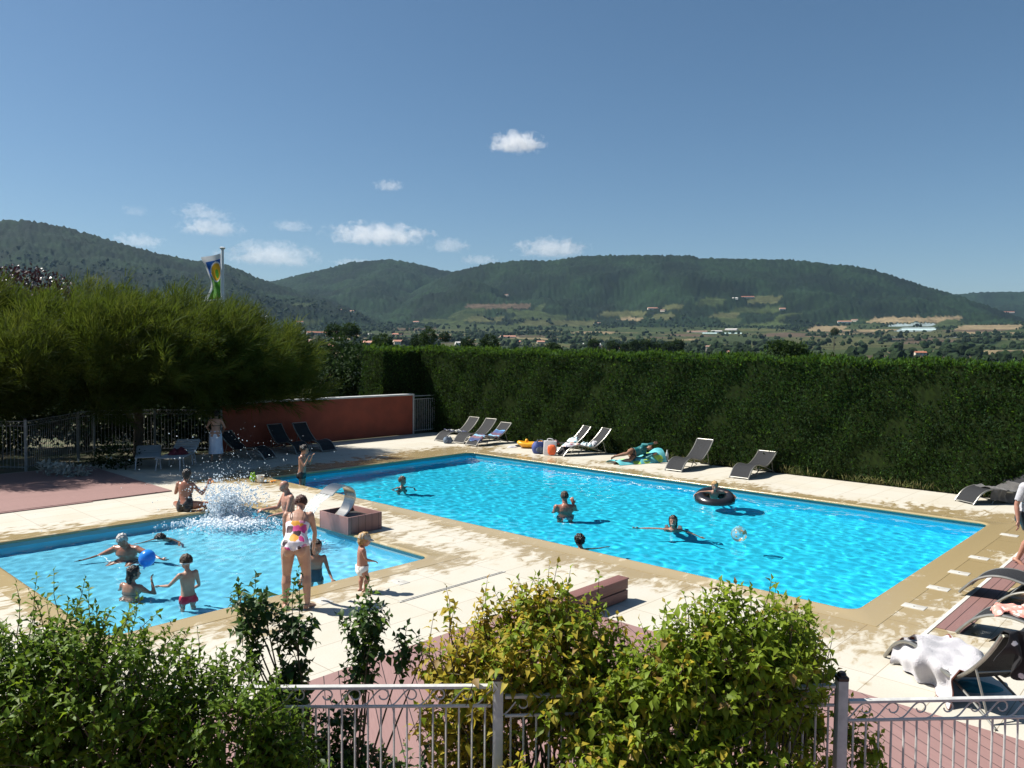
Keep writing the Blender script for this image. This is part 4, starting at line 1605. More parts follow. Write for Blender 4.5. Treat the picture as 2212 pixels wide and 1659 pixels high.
leafy_tree('plum_tree', 'purple-leaved plum tree rising behind the tamarisk at far left', (-19.9, 32, -.1), [(-19.9, 32, 5.2, 2.5, 1.9, 1.35), (-18.6, 32, 4.9, 1.2, 1.2, .9), (-21.5, 32, 4.9, 1.6, 1.4, 1.3)], 5200, (.16, .6), [lf_p], 44, tr=.13, cr=.2)
lf_k = leafmat('leaf_deep_green', (.014, .031, .009), (.021, .042, .011), rough=.75, trans=.2, spec=.12)
lf_m = leafmat('leaf_mid_green', (.03, .058, .013), (.042, .074, .017), rough=.75, trans=.28, spec=.12)
lf_y = leafmat('leaf_yellow_green', (.09, .105, .014), (.07, .09, .013), rough=.5, trans=.3)
pk = lambda p, g: (g.random(len(p)) < .25).astype(int)
leafy_tree('laurel_bush', 'dark rounded bush behind the right half of the red wall', (-6.6, 36.5, -.1), [(-6.6, 36.5, 2.0, 1.9, 1.4, 1.5)], 4200, (.2, .55), [lf_k, lf_m], 45, pick=pk, cat='bush')
leafy_tree('laurel_bush', 'dark bush behind the middle of the red wall', (-8.9, 35.5, -.1), [(-8.9, 35.5, 1.7, 1.7, 1.4, 1.4)], 3200, (.2, .55), [lf_k, lf_m], 46, pick=pk, cat='bush')
leafy_tree('laurel_bush', 'grey green bush touching the left end of the hedge', (-4.6, 35.0, -.1), [(-4.6, 35, 1.5, 1.0, 1.0, 1.2)], 2200, (.16, .5), [lf_m, lf_k], 47, pick=pk, cat='bush')
leafy_tree('broom_bush', 'yellow-green bush peeping over the red wall at the tamarisk edge', (-8.0, 28.7, -.1), [(-8.0, 28.7, 1.65, .75, .6, .55)], 1500, (.13, .3), [lf_y], 48, cat='bush', tr=.05, cr=.15)
leafy_tree('laurel_bush', 'green bush in the shade behind the left part of the red wall', (-10.4, 29.0, -.1), [(-10.4, 29, 1.4, 1.4, .9, .9)], 2000, (.16, .5), [lf_k, lf_y], 49, pick=pk, cat='bush')
for i, (x, y, rx, ry, hz, lab) in enumerate([
        (-10.6, 27.6, 1.5, .9, 1.15, 'dark bush behind the fence just left of the red wall'),
        (-12.6, 27.4, 1.5, .9, 1.2, 'dark bush behind the fence post under the middle of the tamarisk'),
        (-14.6, 26.9, 1.5, 1.0, 1.25, 'dark bush behind the fence bend under the tamarisk'),
        (-16.8, 26.2, 1.7, 1.0, 1.2, 'dark bush behind the left fence, second from the left edge'),
        (-19.4, 25.9, 1.8, 1.0, 1.2, 'dark bush behind the left fence at the very edge of the picture'),
        (-15.4, 29.6, 2.4, 1.2, 1.7, 'tall dark bush in the second row behind the fence bend'),
        (-11.6, 30.2, 2.6, 1.2, 1.7, 'tall dark bush in the second row left of the red wall')]):
    leafy_tree('laurel_bush', lab, (x, y, -.1), [(x, y, hz * .95, rx, ry, hz)], 3000, (.2, .5), [lf_k], 180 + i, 'dark bushes behind the shaded fence', cat='bush', tr=.05, cr=.2)
for i, (u, v0, v1, wp, r, lab, dk) in enumerate([
        (735, 722, 792, 66, 75, 'mid green tree over the red wall between tamarisk and hedge', 1),
        (780, 742, 800, 56, 62, 'loose pale green tree just left of the hedge corner', 1),
        (634, 695, 770, 62, 110, 'tall dark tree with a broad top right of the tamarisk crown', 0),
        (676, 735, 800, 70, 70, 'dark tree behind the tamarisk tip', 0),
        (720, 700, 728, 40, 240, 'rounded bright tree behind the grey-walled block', 1),
        (757, 698, 730, 44, 230, 'broad bright tree right of the rounded one', 1),
        (827, 722, 760, 50, 130, 'grey green tree in front of the white gabled house', 1),
        (925, 705, 750, 40, 150, 'feathery tree with gaps standing over the hedge corner', 1),
        (905, 722, 752, 40, 170, 'dark tree left of the feathery one', 0),
        (1058, 724, 758, 46, 210, 'round dark tree above the left third of the hedge', 0),
        (1010, 730, 756, 36, 220, 'low dark tree left of the round one over the hedge', 0),
        (1700, 742, 772, 92, 170, 'wide olive tree top showing just over the hedge', 1),
        (1803, 708, 724, 18, 800, 'lone tree in the pale field', 0),
        (1195, 742, 764, 40, 230, 'low tree among the village roofs', 0),
        (960, 716, 738, 26, 300, 'small pointed dark tree right of the feathery one', 0)]):
    az, s1 = pix_dir(u, v0)
    _, s0 = pix_dir(u, v1)
    x, y = r * math.sin(az), r * math.cos(az)
    zt, zb = EYE + s1 * r, EYE + s0 * r
    gz = float(land_z(az, r))
    rx = wp * r / 1703 / 2
    cz = max(zb, gz + .5)
    hz = (zt - cz) / 2
    leafy_tree('broadleaf_tree', lab, (x, y, gz), [(x, y, cz + hz, rx * .85, rx * .7, hz), (x + rx * .45, y, cz + hz * .7, rx * .5, rx * .5, hz * .7), (x - rx * .45, y, cz + hz * .75, rx * .5, rx * .5, hz * .7)],
               1700, (rx * .17, .6), [lf_k, lf_m] if dk == 0 else [lf_m, lf_k], 100 + i, 'trees between the pool and the village', cr=rx * .10, tr=rx * .05, pick=pk)
rt0 = None
for i, u in enumerate((1282, 1324, 1350, 1371, 1394, 1417, 1443, 1464)):
    az, s0 = pix_dir(u, 766)
    r = 420 + 6 * (i % 3)
    x, y = r * math.sin(az), r * math.cos(az)
    gz = EYE + s0 * r - 1.0
    lab = 'round street tree, number %s of the row over the hedge counted from the white shed' % ('one two three four five six seven eight'.split()[i])
    if rt0 is None:
        rt0 = leafy_tree('round_tree', lab, (x, y, gz), [(x, y, gz + 5.2, 2.9, 2.9, 3.0)], 1500, (.75, .6), [lf_k, lf_m], 140, 'row of round trees at the village edge', cr=.45, tr=.25, pick=pk)
        o = rt0
    else:
        o = copy_tree(rt0)
        o.location = (x, y, gz)
        o['label'] = lab
    o.rotation_euler = (0, 0, i * 1.3)
    o.scale = (1 + .12 * math.sin(i * 2.1),) * 2 + (1 + .12 * math.cos(i * 1.7),)

# ---- small plants by the fence and at the hedge foot
lf_s = leafmat('leaf_silver', (.34, .37, .34), (.28, .31, .28), rough=.8, trans=.15, spec=.2)
leafy_tree('silver_plant', 'low silvery leaved plant in the bed below the shaded fence', (-11.9, 20.85, 0), [(-12.2, 20.9, .16, .4, .3, .16), (-11.6, 20.8, .15, .4, .28, .15)], 420, (.13, .5), [lf_s], 160, cat='plant', tr=.01, cr=.08)
leafy_tree('dark_shrub', 'dark low shrub with small pale flowers beside the silvery plant', (-11.0, 22.3, 0), [(-11.2, 22.3, .35, .7, .4, .35)], 700, (.09, .6), [lf_k, lf_s], 161, pick=lambda p, g: (g.random(len(p)) < .04).astype(int), cat='shrub', tr=.02, cr=.1)
leafy_tree('yellow_plant', 'small yellow-green plant behind the bars at the far left', (-15.6, 24.0, 0), [(-15.7, 23.6, .55, .4, .3, .3)], 300, (.12, .5), [lf_y], 162, cat='plant', tr=.02, cr=.1)
m_dry = M('dry_grass', (.22, .19, .07), (.12, .15, .04), rough=.9, scale=3, trans=.2, rand=.4)
g = np.random.default_rng(170)
tp = []
for bb in np.linspace(-.5, 17.5, 60):
    n_ = g.integers(4, 30) if g.random() < .6 else 3
    if 9 < bb < 14.5:
        n_ = int(n_ * 1.6)
    for _ in range(n_):
        q = W(10.70 + g.normal(0, .025), bb + g.normal(0, .14))
        tp.append((q.x, q.y, 0.))
tp = np.array(tp)
n = len(tp)
vv, ff = leaf_mesh(tp, unit(np.array([0, 0, 1.]) + g.normal(0, .35, (n, 3))), g.normal(0, 1, (n, 3)), g.uniform(.06, .30, n) , np.full(n, .012), .25, .1)
o = mesh_np('grass', vv, ff, m_dry)
tag(o, 'tufts of dry grass and weeds along the foot of the hedge', 'grass', kind='stuff')
# ================================================================ loungers, bags, toys
m_sling = M('sling_black', (.024, .025, .028), (.018, .019, .021), rough=.75, scale=90, bump=.5, bscale=260, spec=.3)
m_alu = M('rail_alu', (.36, .35, .31), (.30, .29, .26), rough=.38, metal=.75, scale=12)
m_alud = M('rail_dark', (.10, .10, .10), (.08, .08, .08), rough=.4, metal=.6, scale=12)


def cat_pts(pts, n=6):
    out = []
    for i in range(len(pts) - 1):
        p0, p1, p2, p3 = [np.array(pts[min(max(j, 0), len(pts) - 1)], float) for j in (i - 1, i, i + 1, i + 2)]
        for s in np.linspace(0, 1, n, endpoint=False):
            out.append(.5 * ((2 * p1) + (-p0 + p2) * s + (2 * p0 - 5 * p1 + 4 * p2 - p3) * s * s + (-p0 + 3 * p1 - 3 * p2 + p3) * s ** 3))
    out.append(np.array(pts[-1], float))
    return out


def lounge_profile(top=.80):
    k = (top - .27) / .53
    return cat_pts([(0, .012), (.07, .10), (.20, .235), (.38, .325), (.58, .345), (.80, .305), (1.0, .265), (1.18, .268), (1.34, .27 + .085 * k), (1.52, .27 + .22 * k), (1.68, .27 + .375 * k), (1.80, .27 + .52 * k)], 5)


LW = .27


def make_lounger(label, top=.80, group='black sling loungers round the big pool', dark=False):
    t = thing('sun_lounger', label, 'lounger', (0, 0, 0), 0, group)
    pr = lounge_profile(top)
    rail = m_alud if dark else m_alu
    for s in (-1, 1):
        b = MB()
        b.tube([(s * LW, y, z) for y, z in pr], .019, 8)
        b.build('side_rail', rail, t)
        k = (top - .27) / .53
        b = MB()
        b.tube(cat_pts([(s * (LW - .03), .95, .265), (s * (LW - .03), 1.2, .20), (s * (LW - .03), 1.5, .10), (s * (LW - .02), 1.74, .012)], 4), .013, 6)
        b.build('rear_leg', rail, t)
        b = MB()
        b.tube([(s * (LW - .005), 1.47, .27 + .17 * k), (s * (LW - .03), 1.62, .065)], .011, 6)
        b.build('strut', rail, t)
        b = MB()
        b.tube(cat_pts([(s * (LW - .04), .78, .30), (s * (LW - .04), .66, .16), (s * (LW - .04), .55, .012)], 3), .012, 6)
        b.build('front_leg', rail, t)
    for y, z, r in ((pr[0][0] + .02, .04, .012), (1.62, .065, .011), (.60, .09, .010), (pr[-1][0] + .004, pr[-1][1] - .004, .014), (1.47, .27 + .135 * k, .010)):
        b = MB()
        b.tube([(-LW + .01, y, z), (LW - .01, y, z)], r, 6)
        b.build('crossbar', rail, t)
    L_ = len(pr) - 1

    def f(u, v):
        x = u * L_
        i = min(int(x), L_ - 1)
        q = pr[i] + (pr[i + 1] - pr[i]) * (x - i)
        w_ = (v - .5) * 2
        return (w_ * (LW - .012), q[0], q[1] + .006 - .016 * (1 - w_ * w_))
    b = MB()
    b.grid(lambda u, v: f(.03 + u * .955, v), 48, 6, thick=.006)
    b.build('sling', m_sling, t)
    return t


def put(t, a, b_, da, db, z=0.):
    t.location = W(a, b_, z)
    t.rotation_euler = (0, 0, yaw_ab(da, db))
    return t


LP = [  # foot a, b, direction, head height, label
    (8.70, -3.0, 1, .02, .82, 'black lounger nearest the barred gate, patterned towel on its seat'),
    (8.78, -2.05, 1, -.04, .81, 'empty black lounger between the two towelled ones near the gate'),
    (8.58, -1.18, 1, .02, .74, 'black lounger under a blue and plum striped towel'),
    (8.95, 1.72, .86, .40, .86, 'black lounger behind the blue bag, seen side-on against the hedge'),
    (8.94, 2.62, .92, .36, .84, 'black lounger heaped with clothes beside the white and orange bag'),
    (8.75, 7.0, 1, 0, .80, 'empty black lounger right of the water bottle'),
    (8.91, 8.95, 1, -.02, .60, 'empty black lounger with a low back, farthest right along the hedge before the corner'),
    (9.53, 14.24, .84, .54, .90, 'black lounger draped with a grey towel behind the walking person'),
    (1.95, 16.50, -.05, 1, .66, 'black lounger nested under another beside the two-board strip'),
    (2.06, 16.03, -.05, 1, .80, 'uppermost of the two nested black loungers beside the two-board strip'),
    (.31, 16.42, -.05, 1, .80, 'black lounger with a pink towel at the end of the two-board strip'),
    (-1.19, 16.2, -.65, .76, .93, 'nearest black lounger, its back towards the fence, with a white towel'),
    (4.15, -3.35, -.02, -1, .86, 'dark lounger standing before the red wall, right of a pair'),
    (3.25, -3.45, -.02, -1, .86, 'dark lounger standing before the red wall, left of a pair'),
    (1.85, -3.1, -.35, -.94, .80, 'dark lounger in deep shade beside the woman in the white wrap'),
]
LOUNGERS = []
protos = {}
for a, b_, da, db, top, lab in LP:
    key = round(top, 2)
    if key not in protos:
        t = make_lounger(lab, top)
        protos[key] = t
    else:
        t = copy_tree(protos[key])
        t['label'] = lab
    put(t, a, b_, da, db)
    LOUNGERS.append((t, top))
# the nested pair: the upper one rides on the lower
LOUNGERS[8][0].scale = (1, 1, .78)
LOUNGERS[9][0].location.z = .03


def over(i, y0, y1, w, side=0., lift=.022, seed=0, mat_=None, name='towel', label='', cat='towel', rag=.012, left=None, right=None, thick=.012, under=None):
    """cloth laid along a lounger from y0 to y1, hanging over its sides by the given lengths"""
    t, top = LOUNGERS[i]
    pr = lounge_profile(top)
    yy = np.array([p[0] for p in pr])
    zz = np.array([p[1] for p in pr])
    g = np.random.default_rng(seed)
    ph = g.uniform(0, 6.28, 8)
    lf = side if left is None else left
    rg = side if right is None else right
    tot = 2 * w + lf + rg

    def f(u, v):
        y = y0 + (y1 - y0) * u + .02 * math.sin(v * 9 + ph[0])
        s = -(w + lf) + tot * v
        z = float(np.interp(y, yy, zz)) + lift
        wob = rag * (math.sin(u * 11 + ph[1] + v * 5) + .7 * math.sin(u * 23 + ph[2]) + .8 * math.sin(v * 14 + u * 4 + ph[3]))
        if s < -w:
            h = -w - s
            return (-w - .02 - .12 * h + wob * 1.5, y + wob, max(.012, z - h + .004))
        if s > w:
            h = s - w
            return (w + .02 + .12 * h + wob * 1.5, y + wob, max(.012, z - h + .004))
        return (s, y, z + abs(wob) - .012 * (1 - (s / w) ** 2))
    b = MB()
    b.grid(f, 40, 30, thick=-thick)
    if under is not None:
        b.m = [0 if k < 1200 else 1 for k in range(len(b.f))]
        mat_ = [mat_, under]
    o = b.build(name, mat_, angle=70)
    o.location = t.location
    o.rotation_euler = t.rotation_euler
    return tag(o, label, cat)


m_strp = stripes('towel_blue_plum', [(.10, .30, .55), (.03, .05, .14), (.16, .08, .10), (.20, .42, .62), (.10, .05, .09), (.04, .08, .22)], 1, 1.35, wob=.05)
m_navyw = blotch('towel_navy_white', (.03, .04, .10), [(.5, .5, .46), (.2, .2, .16), (.42, .44, .42), (.04, .05, .1)], 11, size=.5)
m_grey = M('towel_grey', (.085, .08, .075), (.06, .057, .055), rough=.95, scale=8, bump=.6, bscale=90, sheen=.3)
m_white = M('towel_white', (.48, .47, .485), (.40, .39, .415), rough=.95, scale=5, bump=.5, bscale=70, sheen=.2)
m_pink = blotch('cloth_pink', (.62, .27, .22), [(.72, .42, .36), (.8, .62, .56), (.55, .2, .16)], 16, size=.42)
over(0, .45, 1.22, .25, .05, seed=1, mat_=m_navyw, label='rumpled navy and grey patterned towel on the lounger nearest the gate', rag=.03)
over(2, .12, 1.50, .25, .06, seed=2, mat_=m_strp, label='striped blue and plum beach towel along the third lounger from the gate', rag=.014)
over(7, .48, 1.40, .27, .0, seed=3, mat_=m_grey, label='dark grey towel hanging over the lounger at the far right corner', left=.05, right=.26, rag=.02)
over(10, .32, 1.2, .17, .03, seed=4, mat_=m_pink, label='rumpled pink towel on the lounger at the end of the two-board strip', rag=.035, lift=.03)
tw = over(11, .18, 1.22, .25, .06, seed=5, mat_=m_white, label='white towel with a brown underside spilling off the nearest lounger', left=.05, right=.34, rag=.035, under=M('towel_brown', (.16, .05, .03), (.15, .05, .03), rough=.95, scale=8))
m_blackw = blotch('cloth_black_white', (.010, .010, .012), [(.6, .6, .62), (.012, .012, .014), (.014, .014, .018), (.012, .012, .014)], 9, size=.22)


def crumple(name, label, cat, loc, sx, sy, h, seed, mat_, rz=0.):
    g = np.random.default_rng(seed)
    W_ = [(g.uniform(2, 9), g.uniform(2, 9), g.uniform(0, 6.28), g.uniform(.3, 1)) for _ in range(7)]

    def f(u, v):
        x, y = (u - .5) * 2, (v - .5) * 2
        r = math.hypot(x, y)
        e = max(0., 1 - max(abs(x), abs(y)) ** 3)
        n = sum(a * math.sin(k1 * x + k2 * y + p) for k1, k2, p, a in W_) / 4
        rr = 1 + .12 * math.sin(3 * math.atan2(y, x) + seed)
        q = 1 if r < 1e-6 else max(abs(x), abs(y)) / r
        return (x * q * sx * rr + .03 * n * sx, y * q * sy * rr, h * e * (.62 + .38 * n) + .004)
    b = MB()
    b.grid(f, 34, 34, thick=.006)
    o = b.build(name, mat_, angle=80)
    o.location = loc
    o.rotation_euler = (0, 0, rz)
    return tag(o, label, cat)


# garment hung over the back of the nearest lounger
t11, tp11 = LOUNGERS[11]
pr11 = lounge_profile(tp11)
gb = MB()


def hang(u, v):
    x = .02 + .25 * v - .03 * math.sin(u * 4)
    s = u
    if s < .3:
        k = (.3 - s) / .3
        return (x, 1.80 - .16 * k, .93 - .17 * k + .035 + .01 * math.sin(v * 9))
    k = (s - .3) / .7
    return (x + .05 * k * math.sin(v * 7), 1.835 + .05 * math.sin(v * 8 + k * 3) * (.3 + k), .955 - .46 * k * (.7 + .3 * math.sin(v * 5 + 1)))


gb.grid(hang, 30, 20, thick=.006)
o = gb.build('garment', m_blackw, angle=80)
o.location = t11.location
o.rotation_euler = t11.rotation_euler
tag(o, 'black and white garment hung over the back of the nearest lounger', 'clothes')
m_teal = M('cloth_teal', (.03, .22, .25), (.025, .17, .2), rough=.9, scale=7)
crumple('towel', 'small teal cloth lying in the shade under the nearest lounger', 'towel', W(-1.55, 17.0, 0), .22, .16, .05, 9, m_teal)

# things on and round the loungers by the hedge
m_pile = blotch('clothes_mixed', (.62, .58, .60), [(.55, .15, .22), (.25, .42, .45), (.62, .60, .58), (.5, .3, .2), (.18, .2, .3)], 7, size=.45)
m_cy = blotch('cloth_cyan_white', (.58, .64, .66), [(.2, .42, .46), (.6, .62, .62), (.3, .5, .55)], 9, size=.4)
t4 = LOUNGERS[4][0]


def on(i, x, y, z):
    t, top = LOUNGERS[i]
    m_ = Matrix.Rotation(t.rotation_euler.z, 3, 'Z')
    return t.location + m_ @ V((x, y, z))


crumple('clothes_pile', 'heap of pink and white clothes on the foot of the lounger beside the orange bag', 'clothes', on(4, 0, .42, .31), .26, .36, .16, 11, m_pile, t4.rotation_euler.z)
crumple('clothes_pile', 'pale blue and white clothes on the seat of the lounger beside the orange bag', 'clothes', on(4, .02, .98, .28), .23, .26, .17, 12, m_cy, t4.rotation_euler.z)
crumple('clothes_pile', 'white shirt bundled at the back of the clothes-heaped lounger', 'clothes', on(4, .05, 1.30, .32), .13, .12, .16, 13, m_white)
t3 = LOUNGERS[3][0]
m_navy = M('cloth_navy', (.03, .05, .16), (.05, .08, .2), rough=.9, scale=6)
crumple('clothes_pile', 'blue and white towel slumped on the back of the side-on lounger', 'towel', on(3, 0, 1.32, .34), .22, .24, .20, 14, m_cy, t3.rotation_euler.z)
crumple('cloth', 'white cloth dropped on the paving left of the yellow toy boat', 'cloth', W(9.35, .12, 0), .18, .12, .09, 15, m_white)
crumple('clothes_pile', 'black clothes bundle between the white cloth and the yellow toy boat', 'clothes', W(9.75, .12, 0), .2, .14, .10, 16, M('cloth_black', (.02, .02, .022), rough=.95, scale=6))


def bag(name, label, loc, rz, sx, sy, sz, mat_, m2, straps=True):
    t = thing(name, label, 'bag', loc, rz)
    b = MB()
    R_ = []
    for k in range(9):
        u = k / 8
        s = (.55 + .45 * math.sin(math.pi * min(1, .12 + u * .83)) ** .7)
        R_.append([V((sx * s * math.copysign(abs(math.cos(a)) ** .7, math.cos(a)), sy * s * math.copysign(abs(math.sin(a)) ** .7, math.sin(a)) + .01 * math.sin(3 * a + k), sz * u + .006)) for a in np.linspace(0, 2 * math.pi, 20, endpoint=False)])
    b.rings(R_)
    bd = b.build('body', mat_, t)
    b = MB()
    b.rings([[V((sx * .62 * math.cos(a) * s, -sy * (.86 + .22 * (k > 0)) - .01, sz * .38 + sz * .26 * math.sin(a) * s)) for a in np.linspace(0, 2 * math.pi, 16, endpoint=False)] for k, s in enumerate((1, .96, .8))])
    b.build('pocket', m2, t)
    if straps:
        for s in (-1, 1):
            b = MB()
            b.tube(cat_pts([(s * sx * .35, -sy * .6, sz * .95), (s * sx * .4, -sy * .9, sz * 1.15), (s * sx * .15, sy * .3, sz * 1.2), (s * sx * .3, sy * .6, sz * .9)], 4), .012, 6, flat=.5)
            b.build('strap', m2, t)
    return t


m_bagb = M('bag_blue', (.035, .06, .20), (.05, .08, .26), rough=.7, scale=9, bump=.4, bscale=30)
m_bagd = M('bag_dark', (.05, .06, .09), (.12, .15, .2), rough=.8, scale=9)
bag('duffel_bag', 'round blue bag leaning on the foot of the side-on lounger', W(8.90, 1.78, 0), R(12), .25, .18, .38, m_bagb, m_bagd)
bag('rucksack', 'small grey-blue rucksack on the ground between the first two loungers', W(8.55, -2.35, 0), R(25), .17, .12, .22, M('bag_greyblue', (.13, .18, .24), (.09, .12, .17), rough=.8, scale=9), m_bagd)
t = thing('shopping_bag', 'tall white beach bag with a bright orange front, standing on the wet rim', 'bag', W(8.82, 2.32, 0), R(-12))
m_bagw = M('bag_white', (.74, .70, .70), (.66, .62, .62), rough=.55, scale=5, bump=.3, bscale=9)
m_bago = M('bag_orange', (.85, .16, .035), (.75, .11, .03), rough=.5, scale=9, bump=.4, bscale=12)
b = MB()
b.rings([[V((x * s, y * s2, z)) for x, y in rrect(-.21, .21, -.09, .09, .03, 3)] for z, s, s2 in ((.004, .95, .9), (.08, 1.02, 1.05), (.25, 1, 1.1), (.42, .97, .85), (.47, .98, .8))])
b.build('body', m_bagw, t)
b = MB()
b.rings([[V((.07 + .135 * s * math.copysign(abs(math.cos(a)) ** .6, math.cos(a)), -.10 - .012 * (k > 0) - .03 * (k > 1), .19 + .17 * s * math.copysign(abs(math.sin(a)) ** .6, math.sin(a)))) for a in np.linspace(0, 2 * math.pi, 24, endpoint=False)] for k, s in enumerate((1, .97, .7))])
b.build('orange_front', m_bago, t)
for s in (-1, 1):
    b = MB()
    b.tube(cat_pts([(-.1, s * .07, .46), (-.07, s * .06, .54), (.07, s * .05, .53), (.1, s * .07, .46)], 4), .008, 6)
    b.build('handle', m_bagw, t)
crumple('clothes_pile', 'dark and red things sticking out behind the white and orange bag', 'clothes', W(9.35, 2.1, .30), .16, .12, .2, 17, blotch('cloth_dark_red', (.03, .03, .035), [(.35, .05, .04), (.03, .03, .04), (.2, .3, .32)], 9, size=.4))

# yellow toy boat
m_yel = M('boat_yellow', (.86, .42, .02), (.80, .36, .02), rough=.35, scale=4, spec=.5)
t = thing('toy_boat', 'small yellow inflatable toy boat against the hedge foot', 'boat', W(9.75, .62, 0), R(-2))
b = MB()
ring = []
for k in range(36):
    a = 2 * math.pi * k / 36
    x, y = .40 * math.copysign(abs(math.cos(a)) ** .75, math.cos(a)), .21 * math.copysign(abs(math.sin(a)) ** .9, math.sin(a))
    ring.append((x, y, .13 + .06 * abs(x / .4) ** 2.5))
b.tube(ring, .068, 10, closed=True)
b.build('tube', m_yel, t)
b = MB()
b.rings([[V((.34 * s * math.cos(a), .15 * s * math.sin(a), z)) for a in np.linspace(0, 2 * math.pi, 24, endpoint=False)] for z, s in ((.012, .6), (.03, .95), (.075, 1))])
b.build('floor', m_yel, t)
b = MB()
b.lathe([(.001, .0), (.055, .005), (.06, .06), (.045, .1), (.03, .115), (.001, .12)], 12, (-.13, .0, .20))
b.build('bow_knob', m_yel, t)

# recliner cloth the sleeper lies on
m_tq = blotch('towel_turquoise', (.10, .42, .46), [(.38, .58, .08), (.05, .30, .34), (.16, .5, .52), (.30, .55, .12)], 3.2, size=.38)
t = thing('beach_mattress', 'turquoise and lime beach mattress propped up at the hedge end', 'mattress', W(8.72, 4.95, 0), yaw_ab(.93, .36))
b = MB()


def mat_f(u, v):
    s = (v - .5) * 2
    y = -.05 + 1.72 * u
    z = .10 + .02 * math.sin(u * 28) + .30 * max(0, (u - .35) / .65) ** 1.4
    e = abs(s) ** 3
    return (s * .36 + .015 * math.sin(u * 19), y + .03 * s, max(.01, z * (1 - e) + .008))


b.grid(mat_f, 60, 24)
b.build('cover', m_tq, t, angle=80)
b = MB()
b.rings([[V((x, y, z)) for x, y in ((-.3, .9), (.3, .9), (.32, 1.62), (-.32, 1.62))] for z in (.004, .1)])
b.build('wedge', M('foam_wedge', (.08, .3, .33), rough=.9, scale=5), t)

# water bottle
m_pet, tt_, N, Lk = nt('pet_plastic')
out = N.new('ShaderNodeOutputMaterial')
p = N.new('ShaderNodeBsdfPrincipled')
p.inputs['Base Color'].default_value = (.62, .68, .70, 1)
p.inputs['Roughness'].default_value = .12
p.inputs['Alpha'].default_value = .75
Lk.new(p.outputs[0], out.inputs[0])
t = thing('water_bottle', 'clear plastic water bottle standing at the hedge foot beside the mattress', 'bottle', W(10.42, 5.75, 0))
b = MB()
b.lathe([(.035, .002), (.046, .015), (.046, .08), (.042, .09), (.046, .10), (.046, .21), (.040, .25), (.022, .30), (.015, .315), (.015, .33)], 16)
b.build('body', m_pet, t)
b = MB()
b.lathe([(.018, .328), (.018, .35), (.016, .352)], 12)
b.build('cap', M('cap_white', (.7, .7, .72), rough=.4), t)
b = MB()
b.lathe([(.0475, .11), (.0475, .19)], 16, cap=False)
b.build('label_band', M('band_paper', (.45, .5, .55), (.7, .7, .7), rough=.5, scale=20), t)

# ---- white plastic sunbeds in the shade
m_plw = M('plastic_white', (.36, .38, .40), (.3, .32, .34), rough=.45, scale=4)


def sunbed(label, loc, rz, back):
    t = thing('plastic_sunbed', label, 'sunbed', loc, rz, 'white plastic sunbeds in the shade')
    b = MB()
    for s in (-1, 1):
        b.box((s * .31, .62, .35), (.05, 1.24, .05), ch=.012)
    for k in range(9):
        b.box((0, .08 + k * .135, .362), (.60, .10, .022), ch=.006)
    b.build('bed', m_plw, t)
    b = MB()
    rot = Matrix.Rotation(back, 3, 'X')
    for s in (-1, 1):
        b.box(V((s * .31, 1.25, .35)) + rot @ V((0, .32, 0)), (.05, .64, .05), rot, ch=.012)
    for k in range(5):
        b.box(V((0, 1.25, .36)) + rot @ V((0, .07 + k * .13, .01)), (.60, .10, .022), rot, ch=.006)
    b.build('backrest', m_plw, t)
    for s in (-1, 1):
        for y, d in ((.12, -.09), (.34, .07), (1.12, -.06), (1.3, .10)):
            b = MB()
            b.tube(cat_pts([(s * .30, y, .35), (s * .315, y + d * .4, .2), (s * .33, y + d, .01)], 3), [.034, .034, .03, .03, .028, .026, .026], 8, flat=.7)
            b.build('leg', m_plw, t)
    return t


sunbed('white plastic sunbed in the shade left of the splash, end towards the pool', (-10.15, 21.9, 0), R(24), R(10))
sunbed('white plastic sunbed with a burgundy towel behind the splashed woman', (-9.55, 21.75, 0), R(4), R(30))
m_burg = M('cloth_burgundy', (.12, .015, .03), (.09, .012, .02), rough=.9, scale=6, bump=.4, bscale=40)
crumple('towel', 'burgundy towel bundled on the white sunbed', 'towel', (-9.6, 22.6, .375), .26, .3, .26, 21, m_burg, R(4))

# ---- toys on the pool corner
t = thing('bucket', 'small white toy bucket on the corner between the pools', 'bucket', W(-.52, .52, 0))
m_bk = blotch('bucket_white', (.72, .72, .66), [(.6, .3, .2), (.7, .7, .66), (.68, .66, .6)], 16, size=.4)
b = MB()
b.lathe([(.06, .003), (.075, .01), (.095, .17), (.105, .175), (.105, .185), (.09, .183), (.072, .02)], 18, cap=False)
b.build('pail', m_bk, t)
b = MB()
b.tube([(.1 * math.cos(a), -.05 - .03 * math.sin(a), .17 - .07 * math.sin(a)) for a in np.linspace(0, math.pi, 9)], .005, 6)
b.build('handle', m_plw, t)
t = thing('watering_can', 'lime green frog-shaped watering can beside the white bucket', 'toy', W(-.62, .30, 0), R(40))
m_lime = M('plastic_lime', (.22, .42, .03), (.18, .36, .025), rough=.4, scale=9)
b = MB()
b.ell((0, 0, .09), (.075, .075, .09), 14, 10)
b.ell((0, -.02, .19), (.06, .055, .05), 14, 8)
b.build('body', m_lime, t)
for s in (-1, 1):
    b = MB()
    b.ell((s * .035, -.03, .235), .023, 10, 7)
    b.build('eye', m_lime, t)
b = MB()
b.tube([(0, -.06, .08), (0, -.13, .13), (0, -.17, .18)], [.02, .016, .022], 8)
b.build('spout', m_lime, t)
b = MB()
b.tube(cat_pts([(0, .06, .06), (0, .13, .09), (0, .12, .17), (0, .05, .18)], 4), .01, 6)
b.build('handle', m_lime, t)
m_or = M('plastic_orange', (.72, .26, .02), rough=.4, scale=6)
t = thing('sand_shovel', 'orange toy shovel lying right of the white bucket', 'toy', W(-.35, .72, .012), R(-60))
b = MB()
